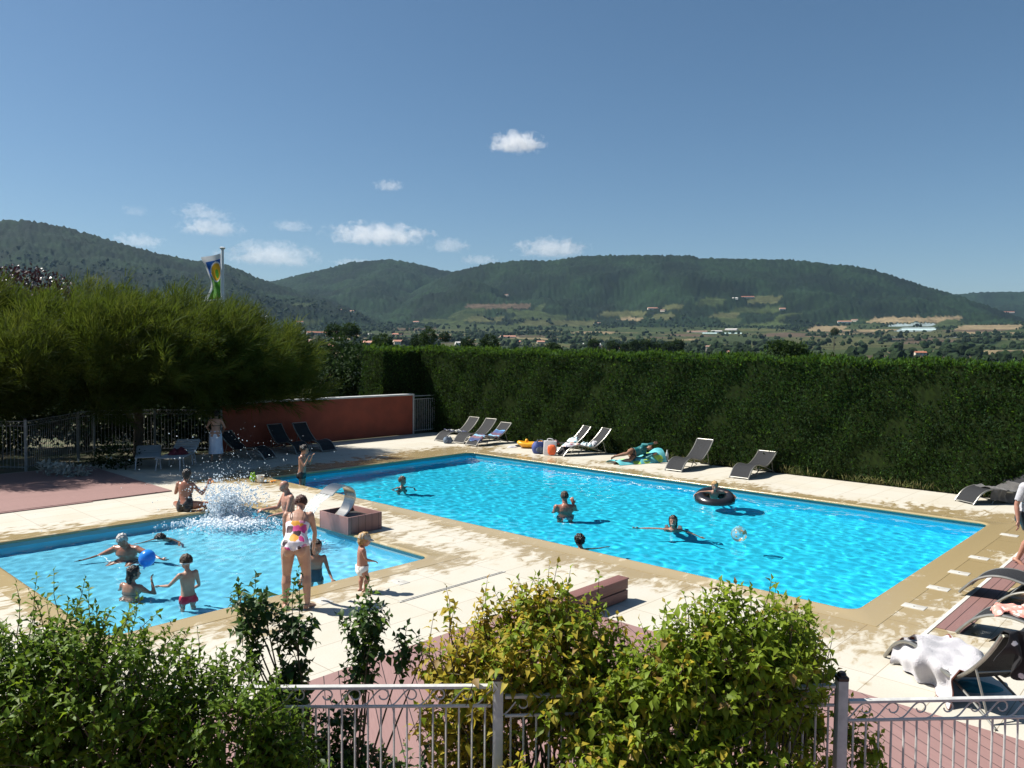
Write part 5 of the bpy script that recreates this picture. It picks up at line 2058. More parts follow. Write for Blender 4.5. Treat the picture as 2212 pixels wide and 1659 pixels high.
b.rings([[V((x * .05, y, .012 + .02 * x * x + z)) for x in (-1, -.5, 0, .5, 1)] for y, z in ((0, 0), (.1, .0), (.13, .01))] , cap=False)
b.ell((0, .05, .02), (.05, .07, .016), 10, 6)
b.build('blade', m_or, t)
b = MB()
b.tube([(0, .11, .02), (0, .25, .03)], .01, 6)
b.build('grip', m_or, t)
t = thing('sand_mould', 'orange toy mould lying alone left of the green watering can', 'toy', W(-1.35, -.35, 0))
b = MB()
b.lathe([(.001, .05), (.03, .05), (.06, .01), (.065, .003)], 12)
b.build('shell', m_or, t)
b = MB()
b.ell((0, 0, .055), (.02, .02, .012), 8, 5)
b.build('knob', m_or, t)

# ---- floats
m_rub = M('black_rubber', (.010, .010, .012), (.016, .016, .018), rough=.28, scale=5, spec=.6)
t = thing('inner_tube', 'black inner tube holding up a blond child in the big pool', 'float', W(6.05, 9.8, -.03), 0)
t.rotation_euler = (R(14), R(-3), R(0))
b = MB()
b.tube([(.34 * math.cos(a), .34 * math.sin(a), 0) for a in np.linspace(0, 2 * math.pi, 48, endpoint=False)], .135, 18, closed=True)
b.build('tube', m_rub, t)
b = MB()
b.tube([(.22, .1, .06), (.20, .1, .10)], .008, 8)
b.build('valve', m_alud, t)
m_bal = M('balloon_blue', (.03, .27, .80), (.025, .24, .74), rough=.25, scale=3, trans=.25, tcol=(.1, .5, 1), spec=.5)
t = thing('balloon', 'sky blue balloon at the dark-haired girl\'s mouth', 'balloon', (-5.42, 11.62, .33))
b = MB()
b.lathe([(.001, .125)] + [(.118 * math.sin(a), .006 + .119 * math.cos(a) - .02 * (1 - math.cos(a)) ** 2 * .25) for a in np.linspace(.15, 2.85, 18)] + [(.012, -.142)], 24)
b.build('skin', m_bal, t, angle=180)
b = MB()
b.lathe([(.010, -.140), (.006, -.15), (.016, -.165)], 10)
b.build('neck', m_bal, t)
t.rotation_euler = (R(-10), R(14), 0)
m_gl, tt_, N, Lk = nt('beach_ball_film')
out = N.new('ShaderNodeOutputMaterial')
tr = N.new('ShaderNodeBsdfTransparent')
tr.inputs[0].default_value = (.9, .97, 1, 1)
p = N.new('ShaderNodeBsdfPrincipled')
p.inputs['Roughness'].default_value = .12
tc = N.new('ShaderNodeTexCoord')
nz = noise(N, Lk, tc.outputs['Object'], 7.5, 4, .5)
land_ = mrange(N, Lk, nz.outputs[0], .54, .56)
n2 = noise(N, Lk, tc.outputs['Object'], 13, 2)
Lk.new(mixc(N, Lk, land_, (.5, .72, .8), mixc(N, Lk, mrange(N, Lk, n2.outputs[0], .42, .56), (.12, .30, .06), (.70, .34, .10))), p.inputs['Base Color'])
mx = N.new('ShaderNodeMixShader')
Lk.new(mrange(N, Lk, land_, 0, 1, .22, .92), mx.inputs[0])
Lk.new(tr.outputs[0], mx.inputs[1])
Lk.new(p.outputs[0], mx.inputs[2])
Lk.new(mx.outputs[0], out.inputs[0])
t = thing('beach_ball', 'see-through beach ball printed with continents floating at the right of the big pool', 'ball', W(2.86, 12.05, .035))
b = MB()
b.ell((0, 0, 0), .148, 28, 18)
b.build('skin', m_gl, t, angle=180)
b = MB()
b.lathe([(.012, 0), (.012, .012), (.006, .014)], 8, (0, 0, .145))
b.build('valve', m_plw, t)

# ---- flags beyond the tamarisk
m_pole = M('pole_white', (.66, .68, .68), (.6, .62, .62), rough=.4, scale=3)
t = thing('flagpole', 'tall white flagpole rising behind the tamarisk', 'flagpole', (-12.45, 34, -.1))
b = MB()
b.tube([(0, 0, 0), (0, 0, 7.75)], [.075, .06], 12)
b.build('pole', m_pole, t)
b = MB()
b.lathe([(.06, 7.72), (.11, 7.76), (.12, 7.79), (.08, 7.82), (.001, 7.83)], 14)
b.build('finial', m_pole, t)
fm = [M('flag_white', (.62, .64, .66), trans=.3, rough=.8, scale=4), M('flag_blue', (.02, .10, .36), trans=.3, rough=.8, scale=4), M('flag_gold', (.70, .36, .02), trans=.3, rough=.8, scale=4), M('flag_green', (.10, .30, .03), (.06, .2, .02), trans=.3, rough=.8, scale=6), M('flag_lime', (.36, .55, .18), trans=.3, rough=.8, scale=4)]


def flag(label, loc, w_, h_, zt, kind):
    t = thing('flag', label, 'flag', loc)
    NU, NV = 40, 90
    b = MB()
    P = {}

    def pos(i, j):
        u, v = i / NU, j / NV          # u away from the pole, v down
        amp = u
        wid = w_ * (1 - .42 * min(1, v * 2.2) + .22 * max(0, v - .55) / .45)
        x = -.07 - wid * u
        y = .16 * amp * math.sin(u * 5.5 + v * 5) + .08 * amp * math.sin(v * 11)
        z = zt - h_ * v - .10 * u * math.sin(v * 4 + .4) - .16 * u * (1 - v) + (.62 * u - .5) * 0 - (0 if v < .75 else -.35 * (v - .75) * (1 - u) * 2)
        return (x, y, z)
    vs = [pos(i, j) for i in range(NU + 1) for j in range(NV + 1)]
    fs, ms = [], []
    for i in range(NU):
        for j in range(NV):
            u, v = (i + .5) / NU, (j + .5) / NV
            if kind == 0:
                m_ = 0
                if .06 < u < .86 and .10 < v < .97:
                    m_ = 1 if v < .46 + .06 * math.sin(u * 6) else 3
                    e = math.hypot((u - .34) / .30, (v - .34) / .185)
                    if e < 1.16:
                        m_ = 0
                    if e < 1.0:
                        m_ = 2
                    if math.hypot((u - .30 + (v - .36) * .35) / .11, (v - .38) / .10) < 1:
                        m_ = 3
                    if v > .49 and abs(u - .62 - .12 * math.sin((v - .5) * 9)) < .10 and v < .72:
                        m_ = 4
            else:
                m_ = 2 if v < .7 else 0
            q = NV + 1
            fs.append((i * q + j, i * q + j + 1, (i + 1) * q + j + 1, (i + 1) * q + j))
            ms.append(m_)
    b.v = vs
    b.f = fs
    b.m = ms
    b.build('cloth', fm, t, angle=180)
    b = MB()
    for v in (.02, .33, .66, .95):
        b.tube([(-.075, 0, zt - h_ * v), (0, 0, zt - h_ * v + .01)], .012, 6)
    b.build('clips', m_pole, t)


flag('white-edged flag with blue, gold and green emblem flying to the left from the tall pole', (-12.45, 34, -.1), .82, 2.15, 7.55, 0)
t = thing('flagpole', 'short-looking white flagpole just showing at the right of the tamarisk', 'flagpole', (-11.2, 36, -.1))
b = MB()
b.tube([(0, 0, 0), (0, 0, 4.88)], [.06, .05], 10)
b.build('pole', m_pole, t)
b = MB()
b.ell((0, 0, 4.93), (.08, .08, .06), 12, 7)
b.build('finial', m_pole, t)
flag('yellow and white flag hanging from the pole at the right of the tamarisk', (-11.2, 36, -.1), .45, .7, 4.72, 1)
# ================================================================ people
PROP = {
    'man': dict(torso=.30, thigh=.245, shin=.245, head=.132, neck=.045, ua=.172, fa=.15, hand=.10, sh=.112, hip=.052, foot=.145),
    'woman': dict(torso=.295, thigh=.248, shin=.245, head=.135, neck=.042, ua=.165, fa=.142, hand=.095, sh=.098, hip=.056, foot=.138),
    'child': dict(torso=.295, thigh=.225, shin=.222, head=.168, neck=.038, ua=.16, fa=.138, hand=.095, sh=.098, hip=.05, foot=.145),
    'toddler': dict(torso=.33, thigh=.175, shin=.17, head=.215, neck=.022, ua=.145, fa=.125, hand=.09, sh=.105, hip=.06, foot=.14)}
RINGS = {
    'man': [(-.15, .055, .048, .0), (-.06, .088, .066, -.004), (.07, .094, .070, -.006), (.25, .086, .062, 0), (.42, .084, .060, .004), (.60, .098, .066, .006), (.77, .108, .066, .004), (.90, .098, .055, 0), (.99, .055, .042, -.004), (1.05, .036, .036, 0)],
    'woman': [(-.15, .055, .050, .0), (-.05, .100, .074, -.008), (.07, .104, .078, -.010), (.26, .084, .062, 0), (.42, .078, .056, .002), (.60, .088, .062, .006), (.76, .092, .060, .004), (.90, .084, .050, 0), (.99, .048, .038, -.004), (1.05, .031, .031, 0)],
    'child': [(-.15, .05, .046, .0), (-.05, .078, .062, -.004), (.08, .080, .064, -.004), (.27, .074, .058, .004), (.45, .074, .056, .004), (.62, .082, .058, .004), (.78, .088, .056, .002), (.90, .080, .048, 0), (.99, .046, .036, -.002), (1.05, .031, .031, 0)],
    'toddler': [(-.16, .06, .055, .0), (-.04, .096, .082, -.004), (.10, .096, .084, .002), (.28, .090, .080, .010), (.45, .088, .074, .008), (.62, .092, .070, .004), (.78, .094, .066, .002), (.90, .085, .056, 0), (.99, .05, .042, -.002), (1.05, .04, .04, 0)]}


def n3(v):
    return V(v).normalized()


def skinmat(name, c, wet=.45):
    c2 = (c[0] * .82, c[1] * .72, c[2] * .70)
    return M(name, c, c2, rough=wet, scale=9, lo=.3, hi=.75, bump=.08, bscale=120, spec=.4)


m_sk = {'fair': skinmat('skin_fair', (0.424, 0.252, 0.180)), 'pink': skinmat('skin_pink', (0.400, 0.208, 0.148)), 'tan': skinmat('skin_tan', (0.288, 0.156, 0.100)), 'wet': skinmat('skin_wet', (0.344, 0.192, 0.132), .28), 'deep': skinmat('skin_sunburnt', (0.336, 0.152, 0.100), .3)}
m_hair = {'dark': M('hair_dark', (.014, .010, .008), (.028, .018, .013), rough=.32, scale=20, stretch=(6, 6, .8), bump=.5, bscale=60), 'brown': M('hair_brown', (.07, .038, .02), (.045, .025, .014), rough=.45, scale=20, stretch=(6, 6, .8), bump=.5, bscale=60),
          'auburn': M('hair_auburn', (.085, .022, .012), (.05, .015, .009), rough=.4, scale=20, stretch=(6, 6, 1), bump=.6, bscale=50), 'grey': M('hair_grey', (.55, .54, .53), (.36, .35, .34), rough=.6, scale=30, bump=.7, bscale=60), 'blond': M('hair_blond', (.48, .30, .12), (.36, .21, .08), rough=.5, scale=20, stretch=(6, 6, 1), bump=.5, bscale=60)}
m_eye = M('eye_dark', (.02, .015, .012), rough=.2)
m_lip = M('lip', (.36, .10, .085), rough=.4)
m_teeth = M('teeth', (.72, .70, .64), rough=.3)


def remesh(mb, voxel, smooth=4):
    me = bpy.data.meshes.new('tmp')
    me.from_pydata(mb.v, [], mb.f)
    me.update()
    ob = bpy.data.objects.new('tmp', me)
    col.objects.link(ob)
    r = ob.modifiers.new('r', 'REMESH')
    r.mode = 'VOXEL'
    r.voxel_size = voxel
    s = ob.modifiers.new('s', 'SMOOTH')
    s.factor = .5
    s.iterations = smooth
    dg = bpy.context.evaluated_depsgraph_get()
    ev = ob.evaluated_get(dg)
    m2 = bpy.data.meshes.new_from_object(ev)
    bpy.data.objects.remove(ob)
    bpy.data.meshes.remove(me)
    return m2


def person(label, loc, rz, S, kind='woman', skin='fair', hair=None, hairstyle='short', p=(0, 0, None), spine=((0, 0, 1), (0, 0, 1)), twist=0., neck=(0, .12, 1), face=(0, 1, -.05), armR=((.25, .05, -1), (.1, .25, -1)), armL=((-.25, .05, -1), (-.1, .25, -1)), legR=((.06, .02, -1), (.02, -.02, -1)), legL=((-.06, .02, -1), (-.02, -.02, -1)), footR=(.15, 1, -.12), footL=(-.15, 1, -.12), clothes=(), build=1., smile=False, wet=False, voxel=.0105, handR=None, handL=None, curl=.5, extra=None, group=None, noface=False):
    q = PROP[kind]
    rs = RINGS[kind]
    b = MB()
    segs = []
    T, TH_, SN = q['torso'] * S, q['thigh'] * S, q['shin'] * S
    z0 = p[2] if p[2] is not None else (q['thigh'] + q['shin'] + .04) * S
    P0 = V((p[0], p[1], z0))
    d0, d1 = n3(spine[0]), n3(spine[1])
    rx0 = V((1, 0, 0))
    rx1 = V((math.cos(twist), math.sin(twist), 0))
    # spine: a bend at the waist
    sp_ = []
    for i in range(13):
        u = i / 12
        sp_.append(d0.lerp(d1, min(1, max(0, (u - .15) / .6))).normalized())

    def spos(u):
        pos = V(P0)
        if u < 0:
            return P0 + d0 * T * u
        n = 12
        k = 0
        while k < n:
            st = min(1 / n, u - k / n)
            if st <= 0:
                break
            pos += sp_[min(k, 12)] * T * st
            k += 1
        if u > 1:
            pos += d1 * T * (u - 1)
        return pos

    def sframe(u):
        dd = sp_[int(min(12, max(0, round(u * 12))))]
        r = rx0.lerp(rx1, min(1, max(0, u)))
        r = (r - dd * r.dot(dd)).normalized()
        return r, dd.cross(r).normalized(), dd
    rr = []
    for u, w_, dp, off in rs:
        r, f, dd = sframe(u)
        c = spos(u) + f * off * S
        w_, dp = w_ * S * build, dp * S * build
        rr.append([c + r * w_ * math.copysign(abs(math.cos(a)) ** .85, math.cos(a)) + f * dp * math.copysign(abs(math.sin(a)) ** .9, math.sin(a)) for a in np.linspace(0, 2 * math.pi, 20, endpoint=False)])
    b.rings(rr)
    segs.append(('torso', spos(-.15), spos(1.0), .085 * S * build))
    r, f, dd = sframe(.0)
    hips = {1: P0 + r * q['hip'] * S - dd * .0 * S, -1: P0 - r * q['hip'] * S}
    for s in (1, -1):     # seat
        b.ell(P0 + r * s * .045 * S - f * .038 * S - dd * .035 * S, tuple(x * S * build for x in (.050, .046, .055)), 12, 8)
    if kind == 'woman':
        rc, fc, dc = sframe(.66)
        for s in (1, -1):
            b.ell(spos(.64) + rc * s * .040 * S + fc * .052 * S, (.036 * S, .036 * S, .036 * S), 10, 7)
    r1, f1, dd1 = sframe(.93)

    def limb(pts, rad):
        b.tube(pts, rad, 10)
        for P_, R__ in ((pts[0], rad[0]), (pts[-1], rad[-1])):
            b.ell(P_, R__ * .98, 10, 8)

    def hand(w, d, pn, s, curl):
        """palm, four unequal fingers and a thumb that leaves the side of the palm"""
        h = q['hand'] * S
        d = n3(d)
        pn = V(pn)
        pn = (pn - d * pn.dot(d)).normalized()
        side = d.cross(pn).normalized() * s
        rot = Matrix((side, pn, d)).transposed()
        b.ell(w + d * h * .25, (h * .235, h * .12, h * .32), 10, 8, rot)
        for k, (o_, ln) in enumerate(((-.17, .42), (-.06, .50), (.06, .47), (.17, .36))):
            k0 = w + d * h * .48 + side * o_ * h
            dd_ = (d + side * o_ * .9).normalized()
            k1 = k0 + (dd_ + pn * curl * .5).normalized() * ln * h * .5
            k2 = k1 + (dd_ + pn * curl * 1.5).normalized() * ln * h * .5
            b.tube([k0 - dd_ * h * .08, k0, k1, k2], [h * .068, h * .068, h * .06, h * .048], 6)
            b.ell(k2, h * .047, 6, 5)
        t0 = w + d * h * .16 - side * h * .20
        t1 = t0 + (d * .75 - side * .6 + pn * .25).normalized() * h * .24
        t2 = t1 + (d * .95 - side * .15 + pn * .35).normalized() * h * .2
        b.tube([t0, t1, t2], [h * .085, h * .07, h * .052], 6)
        b.ell(t2, h * .05, 6, 5)

    for s, arm, hd in ((1, armR, handR), (-1, armL, handL)):
        if arm is None:
            continue
        sh = spos(.92) + r1 * s * q['sh'] * S * (1 + .5 * (build - 1)) - dd1 * .005 * S
        u_, f_ = n3(arm[0]), n3(arm[1])
        el = sh + u_ * q['ua'] * S
        wr = el + f_ * q['fa'] * S
        ab_ = {'man': 1.0, 'woman': .86, 'child': .82, 'toddler': 1.0}[kind] * (1 + .6 * (build - 1))
        limb([sh - u_ * .01 * S, sh.lerp(el, .3), sh.lerp(el, .7), el], [.033 * S * ab_, .031 * S * ab_, .026 * S * ab_, .0215 * S * ab_])
        b.ell(sh, .036 * S * ab_, 10, 8)
        b.tube([spos(.88) + r1 * s * .05 * S, sh], [.045 * S * ab_, .034 * S * ab_], 10)
        limb([el, el.lerp(wr, .25), el.lerp(wr, .7), wr], [.021 * S * ab_, .0235 * S * ab_, .0185 * S * ab_, .0145 * S * ab_])
        pn = (u_.cross(f_)).cross(f_)
        if pn.length < .05:
            pn = V((-s, 0, 0)) - f_ * V((-s, 0, 0)).dot(f_)
        hd_d = n3(hd[0]) if hd else f_
        hand(wr, hd_d, V(hd[1]) if hd else -pn.normalized(), s, curl)
        nm = 'R' if s > 0 else 'L'
        segs += [('ua' + nm, sh, el, .032 * S), ('fa' + nm, el, wr, .022 * S), ('hand' + nm, wr, wr + hd_d * q['hand'] * S, .025 * S)]
    for s, leg, ft in ((1, legR, footR), (-1, legL, footL)):
        if leg is None:
            continue
        h = hips[s]
        u_, f_ = n3(leg[0]), n3(leg[1])
        kn = h + u_ * TH_
        an = kn + f_ * SN
        lb = {'man': .95, 'woman': 1.05, 'child': .84, 'toddler': 1.1}[kind] * build
        limb([h, h.lerp(kn, .25), h.lerp(kn, .65), kn], [.054 * S * lb, .053 * S * lb, .042 * S * lb, .033 * S * lb])
        cv = (u_.cross(f_))
        back = -V((0, 1, 0)) if cv.length < .08 else -(u_ - f_ * u_.dot(f_)).normalized() * (1 if True else 1)
        if cv.length < .08:
            back = back - f_ * back.dot(f_)
        limb([kn, kn.lerp(an, .28) + back * .010 * S, kn.lerp(an, .62) + back * .004 * S, an], [.032 * S * lb, .036 * S * lb, .027 * S * lb, .0195 * S * lb])
        ff = n3(ft)
        ln = q['foot'] * S
        dn = V((0, 0, -1)) if abs(ff.z) < .8 else f_
        hl = an - ff * ln * .2 + dn * .018 * S
        mid = an + ff * ln * .35 + dn * .022 * S
        toe = an + ff * ln * .74 + dn * .031 * S
        b.tube([hl, an + ff * ln * .06 + dn * .008 * S, mid, toe], [.021 * S, .024 * S, .021 * S, .013 * S], 8, flat=.85)
        b.ell(hl, .022 * S, 8, 6)
        sd = ff.cross(V((0, 0, 1))).normalized()
        for k, (o_, e_, r_) in enumerate(((-.022, .115, .0105), (-.009, .118, .0078), (.002, .108, .0072), (.012, .092, .0068), (.021, .072, .0064))):
            b.ell(an + ff * (ln * .5 + e_ * S * .42) + sd * s * o_ * S + dn * .034 * S, (r_ * S, r_ * S, r_ * S), 6, 5)
            b.tube([mid, an + ff * (ln * .5 + e_ * S * .42) + sd * s * o_ * S + dn * .033 * S], [.017 * S, r_ * S], 6)
        nm = 'R' if s > 0 else 'L'
        segs += [('th' + nm, h, kn, .048 * S), ('sh' + nm, kn, an, .03 * S), ('foot' + nm, hl, toe, .024 * S)]
    # neck and head
    hs = q['head'] * S
    nb = spos(.97)
    nk = n3(neck)
    fc = n3(face)
    hu = (V((0, 0, 1)) if abs(fc.z) < .93 else V(nk)) * .8 + nk * .9
    hu = (hu - fc * hu.dot(fc)).normalized()
    hr = fc.cross(hu).normalized()
    hb = nb + nk * q['neck'] * S
    hc = hb + hu * hs * .48 + fc * hs * .10
    H3 = Matrix((hr, fc, hu)).transposed()

    def hp(x, y, z):
        return hc + (hr * x + fc * y + hu * z) * hs
    b.tube([nb - nk * .03 * S, hb, hp(0, -.04, -.1)], [.036 * S * (.9 if kind != 'man' else 1.05), .030 * S * (.9 if kind != 'man' else 1.1), .028 * S], 10)
    b.ell(hp(0, -.04, .10), (.345 * hs, .41 * hs, .39 * hs), 16, 12, H3)
    b.ell(hp(0, .10, -.18), (.27 * hs, .28 * hs, .30 * hs), 14, 10, H3)
    b.ell(hp(0, .17, -.34), (.16 * hs, .17 * hs, .13 * hs), 10, 8, H3)
    b.tube([hp(0, .33, .06), hp(0, .41, -.05), hp(0, .44, -.10)], [.035 * hs, .05 * hs, .062 * hs], 8)
    b.ell(hp(0, .42, -.11), .055 * hs, 8, 6)
    for s in (1, -1):
        b.ell(hp(s * .345, -.04, -.04), (.03 * hs, .07 * hs, .10 * hs), 8, 6, H3)
        b.ell(hp(s * .15, .29, .10), (.10 * hs, .06 * hs, .045 * hs), 8, 6, H3)
        b.ell(hp(s * .17, .24, -.12), (.10 * hs, .10 * hs, .10 * hs), 8, 6, H3)
    b.ell(hp(0, .34, -.245), (.12 * hs, .06 * hs, .055 * hs), 8, 6, H3)
    segs.append(('head', hp(0, 0, -.35), hp(0, 0, .3), .38 * hs))
    segs.append(('neck', nb, hb, .03 * S))
    me = remesh(b, voxel, 3)
    nv = len(me.vertices)
    co = np.empty(nv * 3)
    me.vertices.foreach_get('co', co)
    co = co.reshape(-1, 3)
    no = np.empty(nv * 3)
    me.vertices.foreach_get('normal', no)
    no = no.reshape(-1, 3)
    fs = [tuple(pl.vertices) for pl in me.polygons]
    me.name = 'person'
    me.materials.clear()
    me.materials.append(m_sk[skin])
    me.polygons.foreach_set('use_smooth', [True] * len(me.polygons))
    o = bpy.data.objects.new('person', me)
    col.objects.link(o)
    o.location = loc
    o.rotation_euler = (0, 0, rz)
    tag(o, label, 'person', group)
    if wet:
        o.cycles.is_caustics_receiver = True
    # which limb every point of the skin belongs to
    D = []
    Tt = []
    for nm, a, c, rad in segs:
        a, c = np.array(a), np.array(c)
        ab = c - a
        t_ = np.clip(((co - a) @ ab) / (ab @ ab), 0, 1)
        D.append(np.linalg.norm(co - a - t_[:, None] * ab, axis=1) / rad)
        Tt.append(((co - a) @ ab) / (ab @ ab))
    D = np.array(D)
    own = D.argmin(0)
    names = np.array([s_[0] for s_ in segs])[own]
    tt = np.array(Tt)[own, np.arange(nv)]
    iT = [i for i, s_ in enumerate(segs) if s_[0] == 'torso'][0]
    tor = Tt[iT]
    r, f, dd = sframe(.5)
    rel = co - np.array(spos(.5))
    fx = rel @ np.array(r) / S
    fy = rel @ np.array(f) / S
    ctx = dict(n=names, t=tt, tor=tor, fx=fx, fy=fy, co=co, S=S)
    for (cn, pred, mt, off) in clothes:
        msk = pred(ctx)
        keep = [f_ for f_ in fs if all(msk[i] for i in f_)]
        if not keep:
            continue
        used = sorted({i for f_ in keep for i in f_})
        ix = {v_: k for k, v_ in enumerate(used)}
        mc = bpy.data.meshes.new(cn)
        cc = co[used] + no[used] * off
        inner = co[used] + no[used] * off * .15
        N_ = len(used)
        ed = {}
        for f_ in keep:
            for k in range(len(f_)):
                e = (f_[k], f_[(k + 1) % len(f_)])
                ed[e] = 1
        rim = [e for e in ed if (e[1], e[0]) not in ed]
        F = [tuple(ix[i] for i in f_) for f_ in keep] + [(ix[e[1]], ix[e[0]], ix[e[0]] + N_, ix[e[1]] + N_) for e in rim]
        mc.from_pydata([tuple(x) for x in np.concatenate([cc, inner])], [], F)
        mc.materials.append(mt)
        mc.polygons.foreach_set('use_smooth', [True] * len(mc.polygons))
        mc.update()
        oc = bpy.data.objects.new(cn, mc)
        col.objects.link(oc)
        oc.parent = o
    # hair
    if hair:
        hb_ = MB()
        k = 1.10
        hb_.ell(hp(0, -.05, .115), (.352 * hs * k, .41 * hs * k, .39 * hs * k), 16, 12, H3)
        if hairstyle in ('long', 'bob', 'wetlong'):
            hb_.ell(hp(0, -.22, -.12), (.33 * hs, .26 * hs, .36 * hs), 12, 10, H3)
        if hairstyle in ('long', 'wetlong'):
            ln = 1.1 if hairstyle == 'long' else .95
            for s in (-1, -.35, .35, 1):
                hb_.tube([hp(s * .24, -.24, -.1), hp(s * .22, -.30, -.4) , hp(s * .17, -.30, -.4) - V((0, 0, hs * .35 * ln)), hp(s * .10, -.26, -.4) - V((0, 0, hs * .62 * ln))], [.15 * hs, .13 * hs, .09 * hs, .03 * hs], 8)
        if hairstyle == 'bun':
            hb_.ell(hp(0, -.48, .22), .17 * hs, 10, 8)
        if hairstyle == 'curly':
            gg = np.random.default_rng(3)
            for _ in range(60):
                v_ = n3(gg.normal(0, 1, 3))
                if v_.y > .5 and v_.z < .4:
                    continue
                hb_.ell(hp(v_.x * .38, v_.y * .44 - .05, v_.z * .42 + .13), .10 * hs, 6, 5)
        if hairstyle == 'beard':
            pass
        mh = remesh(hb_, max(.006, voxel * .8), 2)
        hv = np.empty(len(mh.vertices) * 3)
        mh.vertices.foreach_get('co', hv)
        hv = (hv.reshape(-1, 3) - np.array(hc)) / hs
        lx, ly, lz = hv @ np.array(hr), hv @ np.array(fc), hv @ np.array(hu)
        low = -.02 if hairstyle == 'short' else -.9
        cut = ((ly > .16 + .10 * np.clip(lz, 0, 1)) & (lz < .27)) | ((hairstyle == 'short') & (lz < -.16) & (ly > -.5)) | ((lz < low) & (ly > -.02))
        bm = bmesh.new()
        bm.from_mesh(mh)
        bm.verts.ensure_lookup_table()
        bmesh.ops.delete(bm, geom=[bm.verts[i] for i in np.where(cut)[0]], context='VERTS')
        gg = np.random.default_rng(9)
        for v_ in bm.verts:
            v_.co += v_.normal * float(gg.normal(0, .02) + .03 * math.sin(v_.co.x * 95 + v_.co.z * 31) * math.cos(v_.co.y * 83)) * hs
        bm.to_mesh(mh)
        bm.free()
        mh.name = 'hair'
        mh.materials.clear()
        mh.materials.append(m_hair[hair])
        mh.polygons.foreach_set('use_smooth', [True] * len(mh.polygons))
        oh = bpy.data.objects.new('hair', mh)
        col.objects.link(oh)
        oh.parent = o
    if not noface:
        for s in (1, -1):
            e = MB()
            e.ell(hp(s * .145, .335, .02), (.042 * hs, .022 * hs, .018 * hs), 8, 6, H3)
            e.build('eye', m_eye, o)
        e = MB()
        if smile:
            e.tube([hp(-.13, .355, -.21), hp(-.07, .405, -.25), hp(0, .415, -.262), hp(.07, .405, -.25), hp(.13, .355, -.21)], [.008 * hs, .018 * hs, .02 * hs, .018 * hs, .008 * hs], 8)
            e.build('teeth', m_teeth, o)
        else:
            e.ell(hp(0, .385, -.25), (.10 * hs, .03 * hs, .025 * hs), 8, 6, H3)
            e.build('mouth', m_lip, o)
    if extra:
        extra(o, hp, hs, H3, spos, sframe, S)
    return o


# ---- what they wear
def legs_below(k):
    return lambda c: np.isin(c['n'], ['thR', 'thL']) & (c['t'] < k)


def trunks(k=.45, top=.20):
    return lambda c: ((c['n'] == 'torso') & (c['tor'] < top)) | (np.isin(c['n'], ['thR', 'thL']) & (c['t'] < k))


def onepiece(top=.74, cutx=.10):
    return lambda c: (((c['n'] == 'torso') | (np.isin(c['n'], ['thR', 'thL']) & (c['t'] < .10))) & (c['tor'] < top) & (c['tor'] > -.02 + .9 * np.clip(np.abs(c['fx']) - .035, 0, 1) * 1.0))


m_dk = M('swim_black', (.012, .012, .014), (.02, .02, .022), rough=.4, scale=12)
m_nv = M('swim_navy', (.03, .035, .06), (.02, .025, .04), rough=.45, scale=12)
m_rd = M('swim_red', (.55, .02, .05), (.45, .015, .04), rough=.5, scale=12)
m_flor = blotch('swim_floral', (.72, .66, .70), [(.035, .014, .02), (.70, .32, .03), (.60, .06, .24), (.72, .66, .70), (.045, .018, .025), (.62, .24, .36)], 9.5, rough=.55, size=.56)
m_pamp = blotch('nappy_print', (.74, .74, .72), [(.5, .52, .42), (.74, .74, .72), (.62, .58, .5), (.74, .74, .72)], 26, size=.3)
m_cap = M('cap_cloth', (.36, .37, .34), (.3, .31, .28), rough=.85, scale=20, bump=.3, bscale=200)
m_capv = M('cap_visor', (.46, .46, .42), (.4, .4, .36), rough=.85, scale=20)
m_wrap = M('wrap_cloth', (.62, .68, .80), (.52, .58, .72), rough=.9, scale=5, bump=.4, bscale=60)
m_tealtop = M('top_teal', (.01, .15, .16), (.008, .11, .12), rough=.55, scale=9)
m_gog = M('goggle_strap', (.6, .64, .66), rough=.4)


def strap_lines(mt, x0=.045, z0=.70, z1=1.0):
    def fn(o, hp, hs, H3, spos, sframe, S):
        for s in (-1, 1):
            pts = []
            for u, dep in ((z0 - .02, -.060), (.80, -.064), (.90, -.056), (.985, -.030), (1.0, .012), (.93, .050), (.84, .066)):
                r, f, dd = sframe(min(u, .99))
                pts.append(spos(u) + r * s * (x0 + .012 * max(0, u - .7)) * S + f * dep * S)
            b = MB()
            b.tube(pts, .0055, 6)
            b.build('strap', mt, o)
    return fn


# bending woman
person('woman in a floral swimsuit bending forward at the rim of the small pool', (-2.86, 10.36, 0), R(4), 1.60, 'woman', 'fair', 'auburn', 'short', p=(0, 0, .845), build=1.06,
       spine=((0, .38, .92), (0, .66, .75)), neck=(0, .75, .62), face=(.05, .80, -.60),
       armR=((.16, .30, -.94), (-.14, .38, -.9)), armL=((-.16, .30, -.94), (.14, .38, -.9)), legR=((.12, .14, -.98), (.04, -.10, -.99)), legL=((-.10, .14, -.98), (-.03, -.12, -.99)), footR=(.35, 1, -.06), footL=(-.2, 1, -.06),
       clothes=[('swimsuit', lambda c: ((((c['n'] == 'torso') | (np.isin(c['n'], ['thR', 'thL']))) & (c['tor'] < .72) & (c['tor'] > -.04 + 1.55 * np.clip(np.abs(c['fx']) - .045, 0, 1) * 1.6))), m_flor, .007)], extra=strap_lines(M('strap_brown', (.05, .02, .015)), .05), voxel=.009, noface=False)


